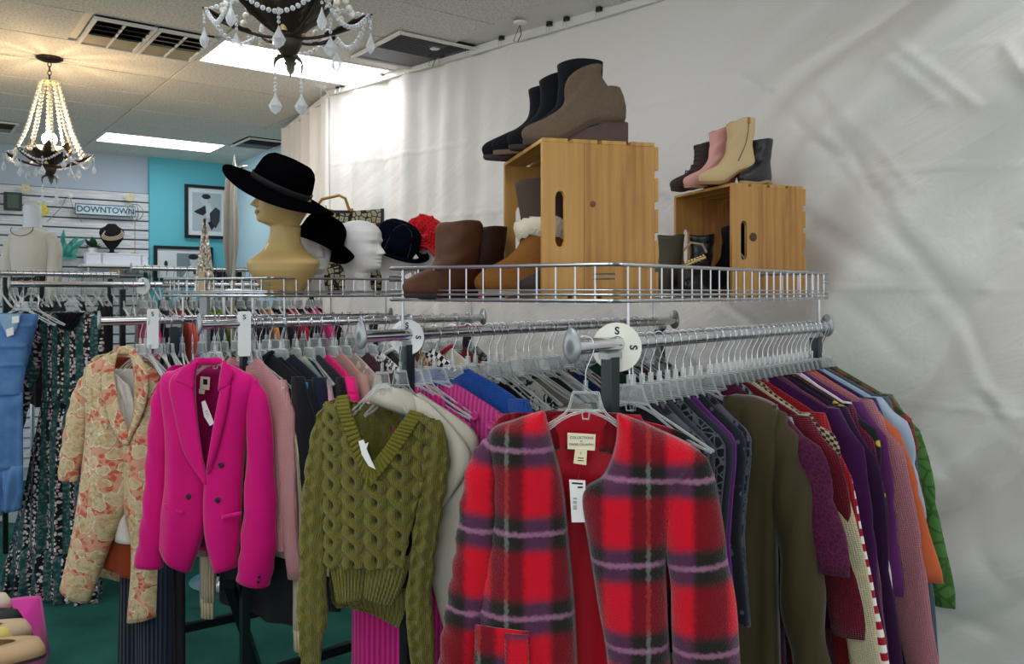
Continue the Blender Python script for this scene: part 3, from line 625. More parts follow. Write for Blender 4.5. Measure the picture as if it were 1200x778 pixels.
# ------------------------------------------------------------------ garments hung facing out at the rail ends
class Hero:
    def __init__(s, r, t, yaw, name, label, cat, dy=0.):
        s.O = RP(r, t); s.yaw = yaw; s.e = thing(name, label, cat, s.O, yaw); s.ex = Vector((math.cos(yaw), math.sin(yaw), 0)); s.ey = Vector((-math.sin(yaw), math.cos(yaw), 0)); s.dy = dy
    def L(s, px, py, off=0.):
        r = Vector(((px-600)/F, 1, -(py-HOR)/F)); o = s.O+s.ey*(off+s.dy)-Vector((0, 0, EYE)); k = o.dot(s.ey)/r.dot(s.ey); p = r*k+Vector((0, 0, EYE))-s.O
        return Vector((p.dot(s.ex), off+s.dy, p.z))
    def sheet(s, name, eL, eR, mat, off=0., bulge=.03, nu=22, nv=40, fold=(0, 20, 0), disp=None, pw=.5, uvo=(0, 0), solid=.003, parent=None, skew=0., dome=None):
        def fn(a, b):
            l = crom(eL, b); r = crom(eR, b); p = s.L(lerp(l[0], r[0], a), lerp(l[1], r[1], a), off)
            q = max(0., 1-(2*a-1)**2)**pw
            if dome: q = max(0., 1-((p.x-dome[0])/dome[1])**2)**.5
            d = bulge*q*(.5+.5*sm(b*5))+skew*(a-.5)+fold[0]*sm(b*1.6)*math.sin(fold[1]*p.x+fold[2]+2*p.z)*(.4+.6*q)+fold[0]*.35*math.sin(2.3*fold[1]*p.x+fold[2]*2-5*p.z)*sm(b*2)*q
            if disp: d += disp(p.x, -p.z, a, b)
            return (Vector((p.x, p.y-d, p.z)), (p.x+uvo[0], -p.z+uvo[1]))
        return MB().grid(fn, nu, nv).build(name, mat, parent or s.e, 'all', solid=solid)
    def sleeve(s, pts, mat, off=0., flat=.55, n=20, m=44, disp=None, parent=None, uvo=(0, 0), name='sleeve', wr=.004):
        R = []; U = []; k0 = s.O.y/F
        for j in range(m+1):
            f = j/m; px, py, hw = crom(pts, f); p = s.L(px, py, off); q = crom(pts, min(1, f+.02)); q0 = crom(pts, max(0, f-.02))
            t = (s.L(q[0], q[1], off)-s.L(q0[0], q0[1], off)).normalized(); u = t.cross(Vector((0, 1, 0))).normalized()
            if u.x < 0: u = -u
            h = hw*k0; ring = []
            for k in range(n+1):
                a = 2*PI*k/n; d = disp(h*math.cos(a)*1.2, -p.z, 0, f) if disp and math.sin(a) < .3 else 0
                w_ = 1+wr/h*math.sin(34*p.z+4*math.cos(a)+px)*.6
                ring.append(p+u*(h*w_*math.cos(a))+Vector((0, (h*flat*w_+d)*math.sin(a), 0))); U.append((p.x+h*math.cos(a)+uvo[0], -p.z+uvo[1], 0))
            R.append(ring)
        return MB().rings(R, False, True, True, U).build(name, mat, parent or s.e, 'all')
    def patch(s, name, poly, mat, off, th=.0015, parent=None):
        P = [s.L(x, y, off) for x, y in poly]; vs = P+[p+Vector((0, th, 0)) for p in P]; n = len(P)
        return MB().add(vs, [tuple(range(n)), tuple(range(2*n-1, n-1, -1))]+[(i, i+n, (i+1) % n+n, (i+1) % n) for i in range(n)]).build(name, mat, parent or s.e, False)
    def button(s, px, py, r, mat, off, parent=None):
        p = s.L(px, py, off); M = Matrix.Rotation(PI/2, 3, 'X')
        return MB().lathe([(0, .003), (r*.55, .0026), (r*.75, .004), (r, .003), (r, 0), (0, -.002)], 18, M, p).build('button', mat, parent or s.e)
    def word(s, px, py, txt, size, off, mat=BLACK, rot=0., parent=None):
        return text('printing', txt, size, mat, parent or s.e, Matrix.Translation(s.L(px, py, off)) @ Matrix.Rotation(PI/2, 4, 'X') @ Matrix.Rotation(rot, 4, 'Z'))
PAPER = plain('#e4e1d8', .6)
# --- plaid wool coat
t = NT('wool_plaid'); u = t.uv(); ux, uy, _ = t.xyz(u); fz = t.math('MULTIPLY', t.math('SUBTRACT', t.noise(u, 120., 6.), .5), .012)
def tri(v, x0, P): return t.math('MULTIPLY', t.math('ABSOLUTE', t.math('SUBTRACT', t.math('FRACT', t.math('ADD', t.math('DIVIDE', t.math('SUBTRACT', v, x0), P), .5)), .5)), P)
dx = tri(t.math('ADD', ux, fz), -.145, .113); dv = tri(t.math('ADD', uy, fz), .347, .155)
vd = t.math('SUBTRACT', 1., t.step(dx, .024, .040)); hd = t.math('SUBTRACT', 1., t.step(dv, .020, .044))
vt = t.math('SUBTRACT', 1., t.step(tri(t.math('ADD', ux, fz), -.145, .226), .002, .0055)); ht = t.math('SUBTRACT', 1., t.step(dv, .001, .008))
c = t.mix(t.math('MULTIPLY', vd, .8), '#d01228', '#50101a'); hcol = t.mix(vd, '#45304a', '#17231f'); c = t.mix(t.math('MULTIPLY', hd, .95), c, hcol)
c = t.mix(t.math('MULTIPLY', ht, .42), c, '#d08fb2'); vcol = t.mix(hd, '#cf4a3c', '#9fa79f'); c = t.mix(t.math('MULTIPLY', vt, .32), c, vcol)
t.bump(t.noise(u, 380., 4.), .9, .003); PLAID = t.fin(c, .95, 0, .35, .1)
LINING = K('#b80f24', 'plain', rough=.45)
H = Hero('A', .035, -.12, 'plaid_coat', 'red, black and purple plaid wool coat facing out on the nearest rail', 'coat')
hanger('A', .035, -.12-math.atan2(RX('A').y, RX('A').x), 'clear hanger with a trapezoid window holding the plaid coat', sx=.8)
H.sheet('front_panel', [(637, 481), (606, 491), (574, 507), (577, 560), (576, 625), (562, 700), (556, 780), (548, 930)],
        [(638, 482), (646, 515), (655, 548), (661, 580), (666, 635), (672, 700), (676, 780), (682, 930)], PLAID, 0, .05, 26, 60, (.006, 26, .5))
H.sheet('front_panel', [(724, 484), (722, 520), (708, 556), (682, 578), (690, 635), (702, 710), (713, 780), (722, 930)],
        [(725, 484), (765, 500), (822, 532), (800, 570), (782, 640), (782, 710), (786, 780), (796, 930)], PLAID, 0, .05, 26, 60, (.006, 24, 2.), uvo=(-.034, -.05))
H.sheet('lining', [(640, 484), (628, 540), (620, 640), (610, 930)], [(750, 486), (775, 540), (770, 640), (765, 930)], LINING, .03, -.01, 20, 40, (.008, 50, 0))
H.sheet('back_collar', [(638, 482), (640, 505), (642, 528)], [(725, 485), (722, 508), (718, 532)], PLAID, .022, -.02, 16, 8, uvo=(.02, .115))
H.sheet('back_panel', [(637, 482), (574, 507), (562, 700), (548, 930)], [(725, 484), (822, 532), (784, 700), (796, 930)], PLAID, .045, -.005, 20, 30, (.004, 20, 1))
H.sleeve([(585, 512, 9), (570, 540, 19), (563, 590, 24), (556, 650, 24), (545, 720, 24), (536, 790, 24), (528, 930, 24)], PLAID, -.01, .7)
H.sleeve([(806, 530, 12), (813, 560, 25), (814, 620, 32), (822, 690, 36), (826, 760, 38), (834, 930, 38)], PLAID, -.012, .7, uvo=(-.034, -.05))
H.sheet('pocket', [(557, 732), (556, 790), (552, 900)], [(620, 740), (622, 800), (626, 900)], PLAID, -.058, .004, 10, 14, solid=.006, uvo=(.05, .06))
H.sheet('pocket_flap', [(592, 742), (592, 780), (592, 840)], [(619, 744), (620, 780), (622, 840)], PLAID, -.066, .003, 8, 10, solid=.004, uvo=(.028, 0))
H.patch('brand_label', [(665, 507), (698, 509), (697, 528), (665, 526)], plain('#efe4c4', .6), .014)
H.word(681.5, 513, 'COLLECTIONS', .0068, .0136); H.word(681.5, 517, 'for', .004, .0136); H.word(681.5, 521, 'CROSS COUNTRY', .0058, .0136)
H.patch('size_label', [(674, 526), (688, 527), (687, 545), (672, 543)], plain('#e9e0b8', .6), .012); H.word(680.5, 531, 'S', .006, .0116); H.patch('print_line', [(677, 536), (684, 536.5), (684, 537.5), (677, 537)], BLACK, .0116); H.patch('print_line', [(677, 539), (684, 539.5), (684, 540.5), (677, 540)], BLACK, .0116)
H.patch('price_tag', [(667, 562), (686, 563), (687, 612), (670, 612)], WHITE, -.012)
H.patch('print_line', [(670, 565), (683, 566), (683, 568), (670, 567)], BLACK, -.0124); H.patch('print_line', [(677, 570), (683, 570), (683, 572), (677, 572)], BLACK, -.0124); H.word(673.5, 590, '|||| ||| ||', .008, -.0124, rot=PI/2)
MB().tube([H.L(680, 545, .02), H.L(679, 555, .005), H.L(677, 563, -.012)], .0008, 5).build('tag_string', LINING, H.e)
# --- olive velvet top
VEL = NT('olive_velvet'); u = VEL.uv(); VEL.bump(VEL.noise(VEL.uv((60, 4, 1)), 1.2, 4.), .3, .004)
VEL = VEL.fin(VEL.mix(VEL.noise(VEL.uv((14, 3, 1)), 1.5, 3.), '#2b2311', '#4a3f22'), .7, 0, .25, .2)
H = Hero('A', .385, -.55, 'velvet_top', 'dark olive velvet top slipping off its hanger, first big garment right of the plaid coat', 'top')
hanger('A', .385, .1, 'white hanger arm the olive velvet top is slipping from')
H.sheet('front_panel', [(850, 463), (846, 482), (836, 506), (818, 540), (806, 620), (806, 780), (806, 900)], [(862, 462), (892, 466), (914, 482), (916, 530), (912, 620), (915, 780), (918, 900)], VEL, 0, .05, 26, 50, (.014, 45, 0))
H.sheet('back_panel', [(795, 500), (790, 520), (780, 780)], [(846, 476), (880, 500), (915, 780)], K('#8d8068'), .05, -.02, 14, 24, (.006, 30, 1))
H.sleeve([(903, 476, 8), (915, 510, 15), (924, 560, 19), (934, 640, 22), (944, 730, 22), (952, 800, 21), (960, 900, 20)], VEL, -.006, .8, wr=.01)
# --- olive cable sweater
def g2(a, b, c): return math.exp(-((a-b)/c)**2)
def cable(x, v, a=0, b=0, amp=.016):
    h = 0.
    c = round(x/.056); cx = c*.056; xx = x-cx; ph = 2*PI*v/.082+c*1.7+.6*math.sin(v*19+c*2)
    for q in (0, PI):
        sx = .0155*math.sin(ph+q); d = (xx-sx)/.0125; over = .7+.3*math.cos(ph+q)
        h = max(h, max(0., 1-d*d)**.5*over)
    pit = g2(abs(math.sin(ph)), 1., .3)*math.exp(-(xx/.0065)**2)
    return amp*h-.014*pit
t = NT('olive_knit'); u = t.uv(); st = t.math('MULTIPLY', t.wave(u, 85., 'X'), t.wave(u, 120., 'Y', 2.)); t.bump(st, .9, .003)
OKNIT = t.fin(t.mix(st, '#6a6322', '#a39a4a'), .92, 0, .2, .15)
t = NT('olive_rib'); u = t.uv(); st = t.wave(u, 26., 'X'); t.bump(st, 1., .006); ORIB = t.fin(t.mix(st, '#4a4513', '#948c42'), .92, 0, .2, .15)
ORIB2 = plain('#6f692c', .95, 0, .1, .3, 300.)
H = Hero('B', .045, -.18, 'cable_sweater', 'olive green cable knit v-neck sweater with a short ribbed waist', 'sweater')
hanger('B', .045, -.18-math.atan2(RX('B').y, RX('B').x), 'clear hanger inside the olive sweater neck', sx=.5)
DM = (H.L(441, 560).x, .14); cb = lambda x, v, a, b: cable(x, v)
H.sheet('front', [(400, 464), (384, 474), (378, 500), (382, 545), (386, 600), (387, 658)], [(404, 463), (414, 490), (427, 522), (441, 556), (437, 608), (435, 658)], OKNIT, 0, .045, 70, 180, disp=cb, dome=DM)
H.sheet('front', [(492, 482), (478, 502), (462, 526), (441, 556), (437, 608), (435, 658)], [(497, 484), (512, 494), (515, 520), (502, 556), (488, 610), (480, 658)], OKNIT, 0, .045, 70, 180, disp=cb, dome=DM)
H.sheet('back', [(404, 470), (384, 500), (388, 690), (404, 712)], [(492, 486), (508, 520), (480, 700), (462, 722)], OKNIT, .06, -.01, 60, 60, disp=lambda x, v, a, b: .5*cable(x, v))
def rib(x, v, a, b): return .0022*math.sin(2*PI*a*9)
H.sheet('back_neckband', [(405, 470), (409, 482)], [(494, 486), (482, 497)], ORIB, .045, -.03, 60, 6, disp=lambda x, v, a, b: .002*math.sin(2*PI*a*22), pw=.6)
def nb(a, b): return 0
for P, Q in (([(399, 464), (408, 490), (423, 526), (440, 566)], [(412, 462), (423, 488), (434, 516), (442, 542)]), ([(483, 480), (469, 503), (455, 524), (441, 542)], [(498, 485), (485, 508), (466, 536), (442, 566)])):
    H.sheet('neckband', P, Q, ORIB2, -.012, .045, 10, 150, disp=lambda x, v, a, b: .0035*math.sin(2*PI*b*19), solid=.006, dome=DM)
H.sheet('waistband', [(386, 655), (391, 680), (396, 706)], [(434, 654), (430, 675), (426, 699)], OKNIT, -.02, .016, 60, 14, disp=lambda x, v, a, b: .0028*math.sin(2*PI*a*10))
H.sheet('waistband', [(432, 655), (429, 676), (427, 698)], [(482, 650), (474, 680), (462, 708)], OKNIT, -.026, .016, 60, 14, disp=lambda x, v, a, b: .0028*math.sin(2*PI*a*10))
H.sheet('waistband', [(404, 700), (412, 712), (420, 715)], [(476, 690), (474, 715), (466, 737)], OKNIT, .03, -.01, 60, 10, disp=lambda x, v, a, b: .0025*math.sin(2*PI*a*12))
sc1 = lambda x, v, a, b: -.9*cable(x+.021, v)
H.sleeve([(388, 473, 7), (380, 500, 13), (374, 550, 17), (369, 600, 17), (367, 660, 17), (366, 720, 18), (364, 762, 13), (364, 778, 11), (363, 800, 12)], OKNIT, -.012, .8, 44, 150, sc1)
H.sleeve([(506, 494, 9), (512, 520, 14), (508, 555, 17), (501, 610, 15), (494, 660, 15), (491, 705, 15), (493, 745, 15), (498, 800, 12)], OKNIT, -.02, .8, 44, 150, sc1)
H.patch('white_tag', [(420, 517), (426, 515), (431, 530), (440, 550), (432, 546), (424, 533)], WHITE, -.078)
H.patch('white_tag', [(425, 522), (432, 518), (429, 527)], WHITE, -.079)
# --- cream jacket behind the sweater
SATIN = K('#cfc7b4', rough=.45, sheen=0.)
H = Hero('B', .085, -.2, 'draped_jacket', 'cream draped open front jacket between the olive sweater and plaid coat', 'jacket')
hanger('B', .085, -.2-math.atan2(RX('B').y, RX('B').x), 'clear hanger inside the cream draped jacket', sx=.5)
H.sheet('front_panel', [(488, 462), (496, 500), (512, 545), (516, 590), (506, 640), (505, 668), (515, 712), (524, 742)], [(492, 460), (556, 506), (556, 545), (552, 600), (548, 650), (545, 690), (540, 725), (530, 745)], SATIN, .0, .03, 24, 50, (.008, 40, 1))
H.sheet('lapel', [(484, 462), (492, 498), (505, 535), (508, 580)], [(500, 470), (530, 500), (552, 540), (516, 600)], SATIN, -.035, .012, 16, 24, (.004, 50, 0))
H.sheet('collar', [(432, 470), (440, 452), (455, 449)], [(496, 492), (488, 464), (474, 455)], SATIN, -.02, .03, 20, 12, (.006, 60, 0))
H.sheet('inside', [(422, 478), (430, 500), (440, 540)], [(488, 480), (500, 520), (505, 560)], SATIN, .03, -.02, 16, 14, (.006, 60, 0))
H.sheet('back_panel', [(440, 470), (420, 560), (430, 740)], [(500, 470), (552, 560), (535, 740)], SATIN, .07, -.02, 16, 20)
# --- fuchsia blazer
FU = K('#da0c7a', rough=.8, sheen=.25); FUL = K('#9c0a58', rough=.5)
H = Hero('C', .045, -.2, 'blazer', 'fuchsia pink blazer with dark buttons facing out', 'blazer')
hanger('C', .045, -.2-math.atan2(RX('C').y, RX('C').x), 'clear hanger with trapezoid window holding the fuchsia blazer', sx=.75)
H.sheet('front_panel', [(223, 426), (206, 434), (191, 443), (196, 500), (196, 560), (191, 600), (189, 638)], [(232, 424), (229, 450), (231, 490), (236, 530), (242, 566), (239, 620), (224, 670)], FU, 0, .045, 26, 50, (.006, 35, 1))
H.sheet('front_panel', [(263, 424), (262, 450), (254, 500), (246, 545), (242, 575), (243, 622), (254, 667)], [(266, 426), (284, 434), (300, 448), (290, 500), (284, 570), (282, 620), (277, 664)], FU, -.012, .045, 26, 50, (.006, 35, 3))
H.sheet('lining', [(226, 430), (222, 520), (225, 600), (232, 642)], [(268, 430), (272, 520), (265, 600), (258, 645)], FUL, .045, -.02, 16, 30, (.006, 60, 0))
H.sheet('back_panel', [(223, 426), (191, 443), (195, 560), (192, 640)], [(266, 426), (300, 448), (284, 570), (278, 655)], FU, .07, -.02, 16, 24)
H.sheet('collar_back', [(224, 428), (228, 420), (234, 419)], [(266, 428), (263, 420), (257, 419)], FU, .01, .02, 16, 6)
H.sheet('lapel', [(216, 430), (199, 448), (204, 482), (216, 530), (240, 566)], [(230, 424), (227, 452), (230, 487), (236, 530), (243, 568)], FU, -.05, .008, 12, 30, solid=.004)
H.sheet('collar', [(214, 431), (204, 446), (216, 448)], [(232, 422), (228, 440), (227, 455)], FU, -.055, .006, 10, 12, solid=.004)
H.sheet('lapel', [(260, 450), (254, 480), (247, 520), (243, 550)], [(270, 452), (266, 480), (256, 520), (245, 556)], FU, -.062, .008, 10, 26, solid=.004)
H.sheet('collar', [(262, 422), (258, 440), (256, 458)], [(270, 428), (274, 438), (268, 452)], FU, -.062, .006, 10, 12, solid=.004)
H.sleeve([(199, 442, 7), (190, 465, 11), (186, 510, 13), (182, 570, 13), (178, 620, 14), (174, 663, 17)], FU, -.008, .8)
H.sleeve([(294, 446, 8), (302, 475, 13), (305, 530, 16), (305, 590, 19), (303, 640, 21), (297, 682, 20)], FU, -.012, .8)
DB = plain('#1a1214', .3)
for px, py in ((259, 545), (221, 582), (255, 586)): H.button(px, py, .0085, DB, -.058)
for px, py in ((304, 676), (303, 682)): H.button(px, py, .005, DB, -.062)
H.sheet('pocket_welt', [(192, 590), (192, 594)], [(215, 599), (215, 603)], FU, -.046, .003, 10, 3, solid=.006); H.sheet('pocket_welt', [(261, 604), (261, 608)], [(283, 599), (283, 603)], FU, -.058, .003, 10, 3, solid=.006)
H.patch('brand_label', [(235, 441), (246, 442), (245, 457), (234, 456)], plain('#e4ddc8', .6), .028); H.patch('emblem', [(238, 444), (243, 444.5), (243, 451), (238, 450.5)], BLACK, .0272)
H.patch('size_label', [(233, 456), (240, 457), (239, 462), (233, 461)], PAPER, .027)
H.patch('price_tag', [(236, 471), (240, 469), (251, 496), (246, 499), (239, 488)], WHITE, -.02); H.word(243, 484, '||| || |', .009, -.0206, rot=-1.15)
# --- brocade jacket
t = NT('brocade'); u = t.uv(); dn = t.n('ShaderNodeVectorMath', operation='ADD'); nt = t.n('ShaderNodeTexNoise'); t.l(u, nt.inputs['Vector']); nt.inputs['Scale'].default_value = 28; ms = t.n('ShaderNodeVectorMath', operation='SCALE'); ms.inputs['Scale'].default_value = .03
t.l(nt.outputs['Color'], ms.inputs[0]); t.l(u, dn.inputs[0]); t.l(ms.outputs[0], dn.inputs[1]); uu = dn.outputs[0]
d1 = t.vor(uu, 23.); d2 = t.vor(uu, 52.); bl = t.step(t.noise(u, 9., 2.), .42, .58)
c = t.mix(t.step(d1, .58, .62), '#c3a878', '#c9583a'); c = t.mix(t.math('MULTIPLY', t.math('MULTIPLY', t.step(d1, .53, .56), t.math('SUBTRACT', 1., t.step(d1, .58, .61))), 1.), c, '#e6dcc0')
c = t.mix(t.math('MULTIPLY', t.step(d2, .35, .5), .45), c, '#d9cda8'); c = t.mix(t.math('MULTIPLY', bl, t.math('MULTIPLY', t.step(t.noise(u, 60., 4.), .5, .62), .5)), c, '#8d7340')
c = t.mix(t.math('MULTIPLY', t.step(t.noise(u, 14., 2.), .6, .68), .5), c, '#dd8f74'); t.bump(t.math('ADD', d1, t.noise(u, 300.)), .5, .003); BROC = t.fin(c, .6, 0, .1, .3)
COWL = K('#e9e4d8', rough=.6); RUST = K('#8d3a1c')
H = Hero('D', .12, -.2, 'brocade_jacket', 'beige and coral floral brocade jacket over a white cowl blouse', 'jacket')
hanger('D', .12, -.2-math.atan2(RX('D').y, RX('D').x), 'clear hanger with steel hook holding the brocade jacket', sx=.6)
H.sheet('front_panel', [(132, 412), (116, 422), (101, 434), (103, 490), (97, 545), (87, 625), (76, 684)], [(135, 416), (133, 440), (140, 480), (150, 516), (149, 585), (126, 650), (104, 706)], BROC, -.014, .05, 24, 44, (.01, 30, 0))
H.sheet('front_panel', [(158, 424), (162, 450), (158, 495), (142, 530), (143, 583), (156, 640), (150, 728)], [(160, 420), (176, 430), (188, 442), (192, 500), (193, 590), (192, 660), (190, 719)], BROC, 0, .045, 24, 44, (.008, 30, 2))
H.sheet('lapel', [(129, 416), (120, 436), (122, 470), (134, 505), (146, 520)], [(138, 412), (134, 440), (141, 478), (149, 502), (151, 521)], BROC, -.064, .01, 12, 26, solid=.005, uvo=(.05, .02))
H.sheet('lapel', [(152, 414), (160, 440), (160, 470), (154, 500), (146, 520)], [(158, 410), (172, 432), (174, 456), (168, 484), (150, 522)], BROC, -.056, .01, 12, 26, solid=.005, uvo=(.1, .05))
H.sheet('collar_back', [(130, 416), (134, 408), (140, 405)], [(160, 416), (157, 408), (152, 405)], BROC, .0, .02, 14, 6)
H.sheet('lining', [(132, 418), (134, 440), (140, 470)], [(160, 420), (162, 440), (160, 470)], RUST, .045, -.02, 12, 12)
H.sheet('back_panel', [(132, 412), (101, 434), (97, 560), (88, 670)], [(160, 420), (188, 442), (193, 590), (190, 700)], BROC, .075, -.02, 16, 24)
H.sleeve([(106, 436, 5), (98, 458, 11), (92, 490, 14), (86, 525, 14), (82, 545, 13), (80, 562, 11)], BROC, -.012, .8)
B = Hero('D', .122, -.2, 'cowl_blouse', 'white draped blouse worn inside the brocade jacket', 'blouse')
B.sheet('front', [(131, 432), (133, 470), (136, 530), (138, 583), (136, 633)], [(150, 450), (160, 480), (156, 540), (148, 590), (156, 637)], COWL, -.0, .02, 20, 40, (.0, 30, 0), disp=lambda x, v, a, b: .006*math.sin(60*v-14*(a-.5)**2*8)*(1 if b < .4 else (.6-b)/.2 if b < .6 else 0))
B.sheet('back', [(131, 432), (128, 520), (134, 633)], [(156, 432), (162, 520), (158, 637)], COWL, .03, -.01, 10, 16)
B.patch('price_tag', [(139, 468), (144, 467), (145, 488), (140, 489)], WHITE, -.03)
R_ = Hero('D', .13, -.2, 'rust_skirt', 'rust brown skirt just showing under the brocade jacket', 'skirt')
R_.sheet('front', [(128, 560), (124, 620), (121, 664)], [(165, 560), (162, 630), (160, 678)], RUST, .01, .02, 14, 20, (.006, 50, 0)); R_.sheet('back', [(128, 560), (121, 660)], [(165, 560), (160, 670)], RUST, .05, -.01, 10, 10)
for px, py in ((123, 499.6), (116, 540), (107, 579)): H.button(px, py, .012, BROC, -.068)
# --- dark floral dress
t = NT('floral_stripe'); u = t.uv(); ux, uy, _ = t.xyz(u); st = t.step(t.math('ABSOLUTE', t.math('SUBTRACT', t.math('FRACT', t.math('MULTIPLY', ux, 15.)), .5)), .2, .26)
fl = t.math('SUBTRACT', 1., t.step(t.vor(u, 64.), .42, .5)); vc = t.n('ShaderNodeTexVoronoi'); t.l(u, vc.inputs['Vector']); vc.inputs['Scale'].default_value = 64; hue = t.step(t.xyz(vc.outputs['Color'])[0], .3, .7)
c = t.mix(st, '#10191a', '#1c4a48'); fcol = t.mix(hue, '#d2cac6', '#a98a90'); c = t.mix(t.math('MULTIPLY', fl, t.math('SUBTRACT', 1., t.math('MULTIPLY', st, .85))), c, fcol); FLOR = t.fin(c, .85, 0, .15, .2)
t = NT('teal_band'); TB_ = t.fin('#1a3f3e', .85)
H = Hero('E', .165, -.15, 'floral_dress', 'long dark teal dress with stripes of small pale flowers', 'dress')
hanger('E', .165, -.15-math.atan2(RX('E').y, RX('E').x), 'clear hanger holding the long floral dress', sx=.7)
H.sheet('bodice', [(62, 366), (47, 376), (48, 400), (50, 425), (51, 452)], [(100, 366), (118, 374), (122, 400), (120, 425), (118, 452)], FLOR, 0, .05, 24, 24, (.004, 60, 0))
H.sheet('waistband', [(51, 451), (50, 460), (49, 470)], [(118, 451), (119, 460), (120, 470)], FLOR, -.006, .05, 24, 6, uvo=(0, .02)); 
H.sheet('waist_piping', [(51, 450), (51, 453)], [(118, 450), (118, 453)], TB_, -.012, .05, 20, 2, solid=.006); H.sheet('waist_piping', [(49, 468), (49, 471)], [(120, 468), (120, 471)], TB_, -.012, .05, 20, 2, solid=.006)
H.sheet('skirt', [(49, 470), (42, 520), (32, 580), (18, 640)], [(120, 470), (124, 520), (124, 580), (120, 650)], FLOR, 0, .06, 90, 40, (.015, 52, 0))
H.sheet('hem_ruffle', [(18, 638), (10, 655), (0, 690)], [(120, 645), (120, 670), (118, 708)], FLOR, -.012, .06, 120, 16, (.016, 60, .4), disp=lambda x, v, a, b: .012*math.sin(a*70)*b, uvo=(.03, 0))
H.sheet('back', [(62, 366), (47, 376), (49, 470), (30, 560), (2, 690)], [(100, 366), (118, 374), (120, 470), (124, 560), (120, 700)], FLOR, .09, -.03, 30, 30, (.02, 40, 2))
H.sleeve([(52, 376, 6), (42, 392, 11), (36, 420, 13), (29, 455, 10), (22, 490, 8), (19, 508, 7), (17, 514, 8)], FLOR, -.02, .8)
H.sheet('neck_ruffle', [(66, 366), (70, 374), (76, 386)], [(98, 366), (94, 376), (86, 388)], K('#101214'), -.05, .02, 30, 10, (.0, 40, 0), disp=lambda x, v, a, b: .012*math.sin(a*30+b*9))
# --- denim dress
t = NT('denim'); u = t.uv(); t.bump(t.wave(t.uv((1, 1, 1), .7), 160., 'X'), .4, .002); nz = t.noise(u, 14., 5.)
DEN = t.fin(t.mix(nz, '#34629c', '#739fd2'), .85); DEN2 = K('#8fb0cc')
H = Hero('E', .03, -.15, 'denim_dress', 'sleeveless blue denim dress with tucks and a ruffled hem at the left edge', 'dress')
hanger('E', .03, -.15-math.atan2(RX('E').y, RX('E').x), 'clear hanger in the neck of the denim dress'); hanger('E', .055, -.15-math.atan2(RX('E').y, RX('E').x), 'second clear hanger just behind the denim dress hanger')
tk = lambda x, v, a, b: .013*(math.exp(-((v-.2)/.006)**2)+math.exp(-((v-.3)/.006)**2)+math.exp(-((v-.39)/.006)**2))
H.sheet('bodice', [(-30, 366), (-26, 400), (-24, 430), (-24, 462)], [(46, 368), (35, 398), (30, 430), (26, 462)], DEN, 0, .05, 30, 50, (.003, 40, 0), disp=tk)
H.sheet('inner_neck', [(-2, 368), (3, 382), (9, 395)], [(24, 368), (20, 384), (12, 395)], DEN2, -.056, .004, 10, 10); H.patch('brand_label', [(14, 371), (22, 370), (22, 378), (14, 379)], WHITE, -.064); H.patch('price_tag', [(7, 386), (15, 383), (16, 392), (8, 395)], WHITE, -.066)
H.sheet('skirt', [(-26, 460), (-30, 500), (-34, 548)], [(27, 460), (27, 500), (27, 548)], DEN, 0, .05, 60, 26, (.012, 60, 1)); H.sheet('hem_ruffle', [(-34, 545), (-36, 570), (-36, 596)], [(27, 545), (26, 570), (23, 598)], DEN, -.01, .05, 90, 12, (.02, 90, 0), disp=lambda x, v, a, b: .01*math.sin(a*60)*b)
H.sheet('back', [(-30, 366), (-24, 462), (-36, 590)], [(46, 368), (26, 462), (23, 590)], DEN, .09, -.03, 20, 24, (.01, 40, 0))
# ------------------------------------------------------------------ crates
def stad(a, hl, r):
    c, s = math.cos(a), math.sin(a)
    if abs(c) > 1e-6 and abs(s/c)*r <= hl: k = r/abs(c); return (c*k, s*k)
    b = hl*abs(s); k = b+math.sqrt(max(0, b*b-hl*hl+r*r)); return (c*k, s*k)
def crate(P0, ang, Wd, L, H, label, slot_x, knots):
    O = thing('wooden_crate', label, 'crate', P0, ang); t = .013; g = .018
    x0, x1 = 0., Wd*.36
    for k, y in enumerate((0., L-t)):
        an = sorted([2*PI*i/56 for i in range(56)]+[math.atan2(sz*H/2-0, sx) % (2*PI) for sx in (x0-slot_x, x1-slot_x) for sz in (-1, 1)])
        I = []; Q = []
        for a in an:
            c, s = math.cos(a), math.sin(a); kx = ((x1-slot_x)/c if c > 1e-9 else (x0-slot_x)/c if c < -1e-9 else 1e9); kz = (H/2)/abs(s) if abs(s) > 1e-9 else 1e9; kk = min(kx, kz)
            Q.append((slot_x+c*kk, H/2+s*kk)); p = stad(a, .05, .011); I.append((slot_x+p[0], H/2+p[1]))
        f = lambda P, yy: [Vector((p[0], yy, p[1])) for p in P]
        MB().rings([f(Q, y), f(I, y), f(I, y+t), f(Q, y+t), f(Q, y)]).build('end_board', wood(), O, False)
        MB().box(((x1+Wd)/2+.0004, y+t/2, H/2), (Wd-x1-.0008, t, H)).build('end_board', wood('#bd8a48', '#8e5f2a'), O, False, bevel=.001)
    n = 4; sw = (Wd-(n-1)*g*.55)/n
    for i in range(n):
        x = i*(sw+g*.55)+sw/2
        for z in (H+.0045, -.0045): MB().box((x, L/2, z), (sw, L, .009)).build('slat', wood('#c6964f', '#94662e'), O, False, bevel=.0012)
    n = 5; sw = (H-(n-1)*g)/n
    for i in range(n): MB().box((Wd+.0045, L/2, i*(sw+g)+sw/2), (.009, L, sw)).build('slat', wood('#bf8d47', '#8c5f2b'), O, False, bevel=.0012)
    for kx, kz, kr, px_ in knots:
        MB().lathe([(0, .0012), (kr*.7, .001), (kr, 0)], 14, Matrix.Rotation(PI/2, 3, 'X') @ Matrix.Diagonal((1, 1, 1)), (kx, -.0006, kz)).build('knot', plain('#4c2a17' if px_ else '#6a3f1e', .5), O)
    return O
ZB = EYE-.022+.0105
